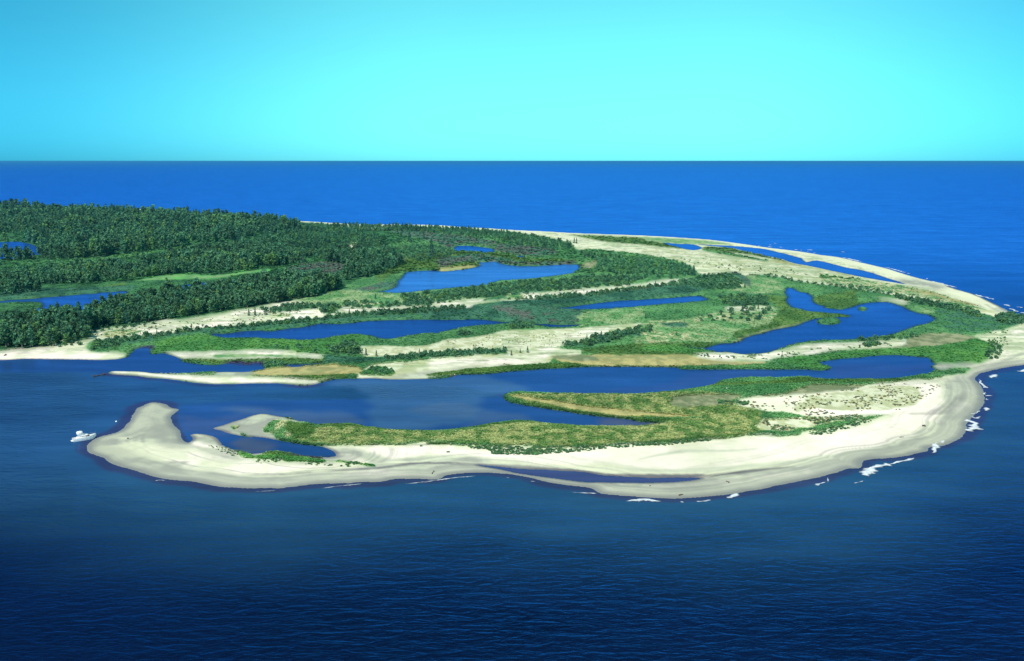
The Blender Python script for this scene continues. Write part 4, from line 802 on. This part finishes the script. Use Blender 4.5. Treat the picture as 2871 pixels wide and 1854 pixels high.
sp += scatter("C1 1600,600 1900,620 2000,740 2250,820 1800,700", 70, 7, .3, .8, .25, GRN)
sp += scatter("B3 0,640 700,570 1700,500 1700,640 1300,740 900,760 200,760", 420, 8, .3, .9, .3, RUS+((0.10,0.09,0.07),))
sp += scatter("B4 600,780 1400,770 2385,660 B5 1000,630 1000,680 200,740 B4 1400,840 700,820", 160, 9, .7, 1.8, .6, GRN)
sp += scatter("A4 350,430 1000,520 1500,600 2000,700 2385,760 B5 900,70 1300,130 900,110 A4 1600,720 900,620 350,500", 260, 10, .7, 2.0, .4, GRN)
sp += scatter("D1 0,370 800,490 1300,580 1950,780 1500,720 800,600 0,480", 380, 11, .6, 2.0, .4, GRN+RUS)
sp += scatter("B1 1000,540 1750,440 2300,400 B2 500,260 900,200 1100,280 700,400 200,450 B1 2200,480 1600,560 1100,610", 260, 12, .6, 1.7, .5, GRN+RUS)
sp += scatter("B3 1000,120 2200,30 2200,60 1000,160", 70, 13, .8, 1.8, .6, GRN)
sp += scatter("B5 1900,560 2200,520 2200,700 2000,650", 90, 14, .6, 1.8, .5, GRN); sp += scatter("C2 200,820 1300,880 1100,920 600,900 100,860", 160, 15, .5, 1.4, .4, GRN)
Vs = []; Fs = []; Cs = []; off = 0
proto = []
for _ in range(6):
    q_ = rng.normal(size=(9, 3)); q_ /= np.linalg.norm(q_, axis=1)[:,None]; q_[:,2] = abs(q_[:,2]); proto.append(leafcloud(q_*np.array([.5,.5,.6])*rng.uniform(.4,1,(9,1)), rng.uniform(.25,.45,9), np.ones((9,3))*rng.uniform(.7,1.3,(9,1)), .8))
for (x, y, z, w, h, c) in sp:
    V_, F_, c_ = random.choice(proto); Vs.append(V_*np.array([w, w, h*1.6])+np.array([x, y, z+.05])); Fs.append(F_+off); off += len(V_); Cs.append(c_*np.array(c))
me = new_mesh('beach_plants', np.concatenate(Vs), np.concatenate(Fs), M_TUF); cattr(me, 'var', np.concatenate(Cs)); link('beach_plants', me, kind='stuff', label='small dark green and rusty plants dotted over the pale sand', category='beach plants')
# ------------------------------------------------------------------ surf
FO = [("C3 -90,1100 60,1068 200,1045 380,1025 560,1012", .9), ("C2 780,1158 900,1140 1050,1122 1280,1100", 1.3), ("C2 1700,1108 1900,1085 2100,1060 2300,1035 2385,1025", .8), ("C1 1000,990 1060,980 1130,985", 1.0), ("C1 2120,1108 2300,1100 2385,1092", .6),
 ("C3 865,1028 920,1036", .9), ("C3 1130,1073 1210,1075", .9), 
 ("N 1753,1405 1775,1404 1800,1405 1830,1405 1855,1406", 4.2), ("N 1903,1407 1918,1407", 1.6), ("N 1948,1407 1965,1406 1995,1402", 1.8), ("N 1600,1381 1640,1383 1680,1385", 1.2),
 ("N 2043,1400 2060,1392 2075,1386", 3.2), ("C5 75,1245 130,1228 200,1212", 3.2), ("C5 205,1210 195,1180 205,1150", 1.0), ("C5 485,1215 560,1200 600,1188", 1.3), ("C5 655,1145 665,1100 700,1070 740,1050", 7), ("C5 690,1110 760,1040 830,1000 900,995", 6),
 ("C5 850,1010 950,990 1070,955 1170,930", 2.2), ("C5 1330,880 1370,860 1370,810 1400,770 1450,755", 4.2), ("C5 1440,770 1500,740 1480,765", 3), ("C5 1770,640 1790,600 1800,560", 8), ("C5 1760,500 1800,540 1800,580", 5), ("C5 1780,440 1850,430 1900,410", 2.2), ("C5 1790,470 1850,490 1900,470", 2),
 ("C5 1930,370 1950,390 1970,410", 4), ("C5 1955,235 1980,245", 5), ("C5 1945,205 1960,230", 2.5), ("C5 1960,270 1970,290", 2), ("C5 1880,60 1930,120 1990,160", 3), ("C5 1930,140 1970,150", 4), ("C5 2020,45 2040,25 2070,0", 4), ("C5 2320,-30 2385,-55", 5),
 ("D1 245,110 295,115", 5), ("D1 225,178 300,185 400,208 480,228", 6), ("D1 750,292 850,315 1000,358", 4), ("D1 1015,362 1050,368", 4), ("D1 1285,452 1400,478 1500,508 1620,532", 4.5), ("D1 1790,605 1900,635 2030,668 2060,672", 4.5),
 ("D1 2140,728 2235,750", 4.5), ("D1 2300,755 2360,768", 4.5), ("D1 2200,775 2330,815", 4.5), ("D1 2355,820 2385,832", 4.5), ("D1 1630,568 1670,572", 3), ("D1 1240,422 1250,430", 4),
 ("A4 1840,400 1910,405", 6), ("A4 1700,398 1735,402", 6), ("A4 1760,405 1785,408", 5), ("A4 1415,345 1430,348", 7), ("A4 1415,365 1440,370", 6), ("A4 1540,370 1560,374", 6), ("A4 1480,328 1492,330", 6), ("A4 1835,418 1860,420", 5), ("A4 1905,432 1925,436", 4), ("A4 1290,355 1320,358", 5)]
def foam(strokes):
    Vs = []; Fs = []; As = []; off = 0
    for si_, (s, w) in enumerate(strokes):
        p = smooth(P(s), False, 6); x, y = px2w(p[:,0], p[:,1]); L = np.concatenate([[0], np.cumsum(np.hypot(np.diff(x), np.diff(y)))])
        w = w*0.95; m = max(8, int(L[-1]/0.7)); t = np.linspace(0, L[-1], m); x = np.interp(t, L, x); y = np.interp(t, L, y)
        d = np.gradient(np.stack([x, y], 1), axis=0); d /= np.hypot(*d.T)[:,None]+1e-9; nn = np.stack([-d[:,1], d[:,0]], 1)
        tap = np.clip(np.minimum(t, L[-1]-t)/(0.12*L[-1]+.5), 0.15, 1)**.6
        hw = 0.5*w*tap*(0.12+1.25*vn(t, t*0+si_*7.7, 1.8, 3)); wob = (vn(t, t*0+si_*3.1, 4, 8)-.5)*w*.7
        K = 7; cr = np.linspace(-1, 1, K); rows = []
        for j, c in enumerate(cr):
            e = c*hw*(0.7+0.6*vn(t, t*0+j*5+si_, .8, 12)); pt = np.stack([x, y], 1)+nn*(wob+e)[:,None]
            zz = 0.03+(1-c*c)*(.08+.2*vn(t*1.0, t*0+j*2.3, 1.0, 21))*min(1, w/2) if abs(c) < .99 else np.full(m, -0.05)
            rows.append(np.concatenate([pt, np.broadcast_to(zz, (m,))[:,None]], 1))
        V_ = np.stack(rows, 1).reshape(-1, 3); I = np.arange(m*K).reshape(m, K); Q = np.stack([I[:-1,:-1], I[1:,:-1], I[1:,1:], I[:-1,1:]], -1).reshape(-1, 4)
        cc_ = V_[Q].mean(1); Fs.append(Q+off); As.append(np.tile(np.clip(1.15-np.abs(cr)**1.5*1.1, 0, 1), m)*np.repeat(np.clip(tap*1.1, 0, 1), K)*(1.0 if w > 2 else .75)); Vs.append(V_); off += len(V_)
    me = new_mesh('surf_foam', np.concatenate(Vs), np.concatenate(Fs), M_FOAM); fattr(me, 'body', np.concatenate(As)); return me
link('surf_foam', foam(FO), kind='stuff', label='broken white surf foam along the outer shoreline', category='foam')
# ------------------------------------------------------------------ motor boat
def w_at(tile, a, b):
    t = TL[tile]; x, y = px2w(t[0]+a/t[2], t[1]+b/t[2]); return float(x), float(y)
def loft(secs, closed_ends=True, cyc=False):
    bm = bmesh.new(); rows = [[bm.verts.new(p) for p in s] for s in secs]
    for a, b in zip(rows[:-1], rows[1:]):
        k = len(a)
        for i in range(k if cyc else k-1):
            j = (i+1) % k
            try: bm.faces.new((a[i], b[i], b[j], a[j]))
            except ValueError: pass
    if closed_ends:
        for r in (rows[0], rows[-1]):
            try: bm.faces.new(r)
            except ValueError: pass
    bmesh.ops.remove_doubles(bm, verts=bm.verts, dist=1e-4); bmesh.ops.recalc_face_normals(bm, faces=bm.faces); return bm
def superell(cx, cz, rx_, ry_, h_, z0, n=14, e=2.6):
    out = []
    for i in range(n):
        a = 2*math.pi*i/n; c, s = math.cos(a), math.sin(a)
        out.append((cx+rx_*math.copysign(abs(c)**(2/e), c), ry_*math.copysign(abs(s)**(2/e), s), z0)) 
    return out
def box(bm, x0, x1, y0, y1, z0, z1):
    r = bmesh.ops.create_cube(bm, size=1); vs = r['verts']
    for v in vs: v.co = ((x0+x1)/2+v.co.x*(x1-x0), (y0+y1)/2+v.co.y*(y1-y0), (z0+z1)/2+v.co.z*(z1-z0))
def tube(bm, a, b, r, n=6):
    d = Vector(b)-Vector(a); m = Matrix.Translation((Vector(a)+Vector(b))/2) @ d.to_track_quat('Z', 'Y').to_matrix().to_4x4()
    bmesh.ops.create_cone(bm, cap_ends=True, segments=n, radius1=r, radius2=r, depth=d.length, matrix=m)
sx, sy = w_at('N', 204, 1238); bx, by = w_at('N', 262, 1229.5)
boat = link('motor_boat', None, label='white cabin cruiser with a raised canopy nosed in to the tip of the sand spit', category='boat')
boat.location = (sx, sy, 0); boat.rotation_euler = (0, 0, math.atan2(by-sy, bx-sx)); BL = math.hypot(bx-sx, by-sy)+1.2; print('boat', BL)
kx = BL/10.5; boat.scale = (kx, kx, kx*1.22)
ST = [(0.0,1.55,1.10,-.35), (1.5,1.68,1.12,-.45), (3.5,1.75,1.2,-.5), (5.5,1.68,1.32,-.5), (7.3,1.40,1.48,-.42), (8.8,0.88,1.66,-.15), (9.8,0.40,1.80,.35), (10.4,0.05,1.9,1.1)]
secs = []
for (X, b, sh, kl) in ST: secs.append([(X, -b, sh), (X, -b*.97, sh*.45+.05), (X, -b*.88, .02 if X < 9 else kl+.2), (X, 0, kl), (X, b*.88, .02 if X < 9 else kl+.2), (X, b*.97, sh*.45+.05), (X, b, sh)])
hull = bmobj('hull', loft(secs), M_GEL, boat)
bmx = loft([[(X, -b*.93, sh-.08), (X, 0, sh+.03), (X, b*.93, sh-.08)] for (X, b, sh, kl) in ST[2:]], False); bmobj('foredeck', bmx, M_GEL, boat)
bm = bmesh.new(); box(bm, 0.05, 3.4, -1.45, 1.45, .35, .45); bmobj('cockpit_floor', bm, M_DECK, boat)
bm = loft([[(x+X, y, z) for (x, y, z) in superell(0, 0, w, b, 0, z)] for X, w, b, z in ((4.6,3.2,1.5,1.1),(4.7,2.9,1.42,1.6),(4.7,2.2,1.2,2.05),(4.6,1.9,1.05,2.15))], True, True); cabin = bmobj('cabin', bm, M_GEL, boat)
bm = loft([[(x+X, y, z) for (x, y, z) in superell(0, 0, w, b, 0, z)] for X, w, b, z in ((4.75,2.98,1.44,1.5),(4.72,2.62,1.34,1.84))], True, True); bmobj('window_band', bm, M_GLASS, cabin)
bm = loft([[(x+X, y, z) for (x, y, z) in superell(0, 0, w, b, 0, z)] for X, w, b, z in ((8.0,1.0,.62,1.45),(7.9,.85,.5,1.72),(7.9,.7,.4,1.76))], True, True); bmobj('forward_hatch', bm, M_GEL, boat)
bm = loft([[(x+X, y, z) for (x, y, z) in superell(0, 0, w, b, 0, z)] for X, w, b, z in ((3.9,1.3,1.15,2.1),(3.9,1.4,1.2,2.5),(4.0,1.35,1.15,2.62))], True, True); fb = bmobj('flybridge', bm, M_GEL, boat)
bm = loft([[(5.25,-.9,2.55),(5.25,.9,2.55)], [(4.9,-.8,3.0),(4.9,.8,3.0)]], False); bmobj('windscreen', bm, M_GLASS, fb)
bm = loft([[(x+X, y, z) for (x, y, z) in superell(0, 0, w, b, 0, z)] for X, w, b, z in ((3.3,1.35,1.25,2.35),(3.25,1.5,1.35,2.9),(3.2,1.4,1.3,3.3),(3.2,1.05,.95,3.55),(3.2,.4,.4,3.65))], True, True); cn = bmobj('canopy', bm, M_GEL, boat)
bm = bmesh.new()
for a, b in ((2.0,-1.1),(2.0,1.1),(4.3,-1.1),(4.3,1.1)): tube(bm, (a, b*.98, 2.1 if a > 3 else 1.2), (a, b, 2.6), .035)
bmobj('canopy_post', bm, M_STEEL, cn)
bm = bmesh.new(); pr = None
for X, b, sh, kl in ST[3:]:
    for s in (-1, 1): tube(bm, (X, s*b*.93, sh), (X, s*b*.93, sh+.55), .025)
for (X, b, sh, kl), (X2, b2, sh2, k2) in zip(ST[3:-1], ST[4:]):
    for s in (-1, 1): tube(bm, (X, s*b*.93, sh+.55), (X2, s*b2*.93, sh2+.55), .03)
bmobj('bow_rail', bm, M_STEEL, boat)
bm = bmesh.new(); box(bm, -.75, .03, -1.3, 1.3, .2, .3); bmobj('swim_platform', bm, M_GEL, boat)
# ------------------------------------------------------------------ float, birds, driftwood
x, y = w_at('C1', 580, 328)
fl = link('float', None, label='small white float on the open water right of and beyond the boat', category='float'); fl.location = (x, y, 0)
bm = bmesh.new(); bmesh.ops.create_uvsphere(bm, u_segments=14, v_segments=8, radius=.42); bmobj('buoy_ball', bm, M_GEL, fl, True)
bm = bmesh.new(); tube(bm, (0,0,.35), (0,0,.75), .05); bmobj('pick_up_ring', bm, M_STEEL, fl)
def skin(name, verts, edges, rad, mat, parent=None, sub=1, **props):
    me = bpy.data.meshes.new(name); me.from_pydata(verts, edges, []); me.materials.append(mat); o = link(name, me, parent, **props)
    o.modifiers.new('skin', 'SKIN'); 
    for i, r in enumerate(rad): me.skin_vertices[0].data[i].radius = (r, r) if not isinstance(r, tuple) else r
    me.skin_vertices[0].data[0].use_root = True
    s = o.modifiers.new('sub', 'SUBSURF'); s.levels = sub; s.render_levels = sub; s_ = o.modifiers['skin']; s_.use_smooth_shade = True
    return o
M_BIRD = simple('white_plumage', (0.8,0.8,0.78), .8, .1, .05, 3); M_BEAK = simple('yellow_bill', (0.5,0.3,0.03), .5, .3, .05, 3)
def bird(tile, a, b, lab, k=1.0):
    x, y = w_at(tile, a, b); z = max(zat(x, y), 0)
    o = skin('gull', [(0,0,.22),(.12,0,.25),(.2,0,.33),(.24,0,.38),(-.15,0,.22),(-.3,0,.2),(.02,.05,.12),(.02,.05,0),(.02,-.05,.12),(.02,-.05,0)], [(0,1),(1,2),(2,3),(0,4),(4,5),(0,6),(6,7),(0,8),(8,9)], [.09,.075,.04,.045,.07,.02,.012,.01,.012,.01], M_BIRD, sub=2, label=lab, category='bird')
    o.location = (x, y, z); o.rotation_euler = (0,0,random.uniform(0,6.28)); o.scale = (k,k,k)
    bm = bmesh.new(); bmesh.ops.create_cone(bm, cap_ends=True, segments=6, radius1=.02, radius2=.004, depth=.08, matrix=Matrix.Translation((.31,0,.375)) @ Matrix.Rotation(math.pi/2, 4, 'Y')); bmobj('beak', bm, M_BEAK, o)
bird('C3', 308, 532, 'white gull standing on the muddy inner edge of the near meadow', 1.5); bird('C4', 1340, 62, 'white gull on the grass by the right lagoon bank', 1.6); bird('C4', 1405, 412, 'white gull in the straw coloured meadow left of the plant dotted sand', 1.5)
def log(a, b, r0, r1, lab, name='driftwood_log', stubs=2, lift=0.1, root=False):
    (x0, y0), (x1, y1) = w_at(*a), w_at(*b); L = math.hypot(x1-x0, y1-y0); z0 = max(zat(x0, y0), 0)
    vs = [(0,0,0)]; ed = []; rd = [r0]; n = 5
    for i in range(1, n+1): vs.append((L*i/n, random.uniform(-.06,.06)*L, random.uniform(0,.05)*L)); ed.append((i-1, i)); rd.append(r0+(r1-r0)*i/n)
    for i in range(stubs):
        k = random.randint(1, 4); p = vs[k]; vs.append((p[0]+.12*L, p[1]+random.choice((-1,1))*.15*L, p[2]+.12*L)); ed.append((k, len(vs)-1)); rd.append(r1*.6)
    if root:
        for i in range(6):
            an = i*1.05; vs.append((-.5, .8*math.cos(an), .3+.7*abs(math.sin(an)))); ed.append((0, len(vs)-1)); rd.append(.09)
    o = skin(name, vs, ed, rd, M_WOOD, sub=1, label=lab, category='driftwood'); o.location = (x0, y0, z0+lift); o.rotation_euler = (0,0,math.atan2(y1-y0, x1-x0))
log(('B1',1050,1018), ('B1',1215,992), .38, .12, 'dark drift tree with its root ball in the shallows left of the thin spit', stubs=2, root=True)
log(('C5',1243,592), ('C5',1290,596), .5, .35, 'dark chunky driftwood stump alone on the wide right beach', 'driftwood_stump', 3, .3)
log(('C5',995,716), ('C5',1045,713), .16, .08, 'thin brown stick lying on the wide right beach', stubs=1)
log(('C2',2030,1003), ('C2',2058,972), .12, .07, 'dark forked branch on the sand above the near surf', stubs=2, lift=.2)
log(('C4',1330,1090), ('C4',1375,1110), .16, .08, 'crooked driftwood branch on the pale beach ridge', stubs=2)
log(('B1',45,800), ('B1',75,790), .35, .2, 'dark stump at the left end of the far beach', 'driftwood_stump', 3, .2)
log(('B3',832,893), ('B3',940,906), .2, .08, 'long thin grey log on the middle beach', stubs=2)
log(('C1',700,532), ('C1',722,528), .3, .15, 'small dark lump of driftwood on the left sand lobe', 'driftwood_stump', 2, .15)
log(('N',1902,1391), ('N',1915,1389), .3, .15, 'dark log stub at the foot of the near beach', 'driftwood_stump', 1, .1)
log(('C4',480,1136), ('C4',495,1134), .2, .15, 'small grey stub on the narrow bar below the long pool', 'driftwood_stump', 2, .1)
# ------------------------------------------------------------------ two people at the water's edge
def person(tile, a, b, shirt, shorts, lab, bend, facing):
    x, y = w_at(tile, a, b); z = max(zat(x, y), 0)-.05
    SK = simple('skin_tone', (0.42,0.24,0.16), .6, .3, .05, 5); SH = simple('shirt_cloth', shirt, .9, .1, .05, 6); PT = simple('shorts_cloth', shorts, .9, .1, .05, 6); HR = simple('hair', (0.05,0.03,0.02), .8, .2, .1, 9)
    f = bend
    vs = [(0,0,.95),(f*.3,0,1.2),(f*.75,0,1.43),(f*.95,0,1.55),(f*1.15,0,1.68),(f*1.2,0,1.76)]; ed = [(0,1),(1,2),(2,3),(3,4),(4,5)]; rd = [.15,.14,.16,.06,.095,.07]
    def add(p, par, r): vs.append(p); ed.append((par, len(vs)-1)); rd.append(r); return len(vs)-1
    for s in (-1, 1):
        h = add((.0, s*.11, .86), 0, .1); k = add((.06+.1*s, s*.12, .48), h, .065); an = add((.02+.16*s, s*.12, .08), k, .042); add((.16+.16*s, s*.13, .03), an, .04)
        sh = add((f*.75, s*.2, 1.42), 2, .06); el = add((f*.75+.05, s*.29, 1.14), sh, .045); wr_ = add((f*.75+.2, s*.26, .92), el, .032); pa = add((f*.75+.24, s*.26, .86), wr_, .035)
        for q in range(4): add((f*.75+.29+.01*q, s*(.235+.018*q), .785+.008*abs(q-1.5)), pa, .009)
        add((f*.75+.25, s*.22, .82), pa, .011)
    nose = add((f*1.15+.1, 0, 1.69), 4, .018)
    o = skin('person', vs, ed, rd, SK, sub=1, label=lab, category='person'); o.location = (x, y, z); o.rotation_euler = (0, 0, facing)
    skin('shirt', [(0,0,1.0),(f*.3,0,1.2),(f*.75,0,1.42),(f*.75,.21,1.41),(f*.75,-.21,1.41),(f*.75+.04,.27,1.24),(f*.75+.04,-.27,1.24)], [(0,1),(1,2),(2,3),(2,4),(3,5),(4,6)], [.165,.165,.175,.085,.085,.07,.07], SH, o)
    skin('shorts', [(0,0,.95),(0,.11,.84),(0,-.11,.84),(.09,.12,.6),(-.05,-.12,.6)], [(0,1),(0,2),(1,3),(2,4)], [.165,.12,.12,.1,.1], PT, o)
    bm = bmesh.new(); bmesh.ops.create_uvsphere(bm, u_segments=10, v_segments=7, radius=.108, matrix=Matrix.Translation((f*1.15-.02,0,1.74))); bmobj('hair', bm, HR, o, True)
person('B3', 256, 1022, (0.45,0.22,0.20), (0.12,0.05,0.06), 'person in a dull red top wading at the edge of the middle beach', .10, 2.2)
person('B3', 300, 1018, (0.85,0.85,0.82), (0.30,0.08,0.05), 'person in a white shirt and reddish shorts beside the one in dull red', .25, 2.6)
# ------------------------------------------------------------------ summer haze
if HAZE > 0:
    bm = bmesh.new(); bmesh.ops.create_cube(bm, size=1)
    for v in bm.verts: v.co = (v.co.x*410000, v.co.y*410000, -9+(v.co.z+.5)*122.5)
    hm = bpy.data.materials.new('lake_haze'); hm.use_nodes = True; ht = hm.node_tree; ht.nodes.remove(ht.nodes['Principled BSDF'])
    pv = ht.nodes.new('ShaderNodeVolumePrincipled'); pv.inputs['Color'].default_value = (.10,.52,1.0,1); pv.inputs['Density'].default_value = HAZE; pv.inputs['Anisotropy'].default_value = 0.2
    ht.links.new(pv.outputs[0], ht.nodes['Material Output'].inputs['Volume']); bmobj('haze', bm, hm, kind='stuff', label='thin blue summer haze over the lake', category='haze')
# ------------------------------------------------------------------ light, sky, camera
SUN_EL = 46; SUN_AZ = -156          # degrees clockwise from +Y (view direction): from the left, a little behind the camera
sd = bpy.data.lights.new('sun', 'SUN'); sd.energy = 5.0; sd.angle = math.radians(.5); sd.color = (1.0, 0.92, 0.82)
so = link('sun', sd); ez = math.radians(SUN_EL); az = math.radians(SUN_AZ)
dirv = Vector((math.sin(az)*math.cos(ez), math.cos(az)*math.cos(ez), math.sin(ez))); so.rotation_euler = (-dirv).to_track_quat('-Z', 'Y').to_euler(); so.location = dirv*500
W = bpy.data.worlds.new('World'); SC.world = W; W.use_nodes = True; nt = W.node_tree; L = nt.links
bg = nt.nodes['Background']; sk = N(nt, 'ShaderNodeTexSky', sky_type='NISHITA'); sk.sun_disc = False; sk.sun_elevation = ez; sk.sun_rotation = az; sk.altitude = 100; sk.air_density = 1.0; sk.dust_density = 0.5; sk.ozone_density = 2.5
bw = N(nt, 'ShaderNodeRGBToBW'); L.new(sk.outputs['Color'], bw.inputs[0])
m0 = N(nt, 'ShaderNodeMix', data_type='RGBA'); m0.inputs['Factor'].default_value = 0.85; L.new(sk.outputs['Color'], m0.inputs['A']); L.new(bw.outputs[0], m0.inputs['B'])
mx = N(nt, 'ShaderNodeMix', data_type='RGBA', blend_type='MULTIPLY'); mx.inputs['Factor'].default_value = 1; L.new(m0.outputs['Result'], mx.inputs['A']); 
gc_ = N(nt, 'ShaderNodeTexCoord'); sx_ = N(nt, 'ShaderNodeSeparateXYZ'); L.new(gc_.outputs['Generated'], sx_.inputs[0])
ab = N(nt, 'ShaderNodeMath', operation='SUBTRACT'); L.new(sx_.outputs['X'], ab.inputs[0]); ab.inputs[1].default_value = 0.06
a2 = N(nt, 'ShaderNodeMath', operation='ABSOLUTE'); L.new(ab.outputs[0], a2.inputs[0])
a3 = N(nt, 'ShaderNodeMapRange', interpolation_type='SMOOTHSTEP'); a3.inputs['From Min'].default_value = .12; a3.inputs['From Max'].default_value = .54; L.new(a2.outputs[0], a3.inputs['Value'])
tm = N(nt, 'ShaderNodeMix', data_type='RGBA'); L.new(a3.outputs['Result'], tm.inputs['Factor']); tm.inputs['A'].default_value = (0.27, 1.34, 1.5, 1); tm.inputs['B'].default_value = (0.08, 0.78, 1.22, 1)
L.new(tm.outputs['Result'], mx.inputs['B'])
L.new(mx.outputs['Result'], bg.inputs['Color']); bg.inputs['Strength'].default_value = 0.12
cd = bpy.data.cameras.new('camera'); cam = link('camera', cd); cd.sensor_width = 36; cd.lens = 36*F/2871; cd.clip_start = 1; cd.clip_end = 500000
cam.location = (0, 0, H); cam.rotation_euler = (math.pi/2-PITCH, 0, 0); SC.camera = cam
SC.view_settings.view_transform = 'Standard'; SC.view_settings.look = 'None'; SC.view_settings.exposure = 0.08; SC.view_settings.gamma = 1
SC.cycles.max_bounces = 6; SC.cycles.diffuse_bounces = 2
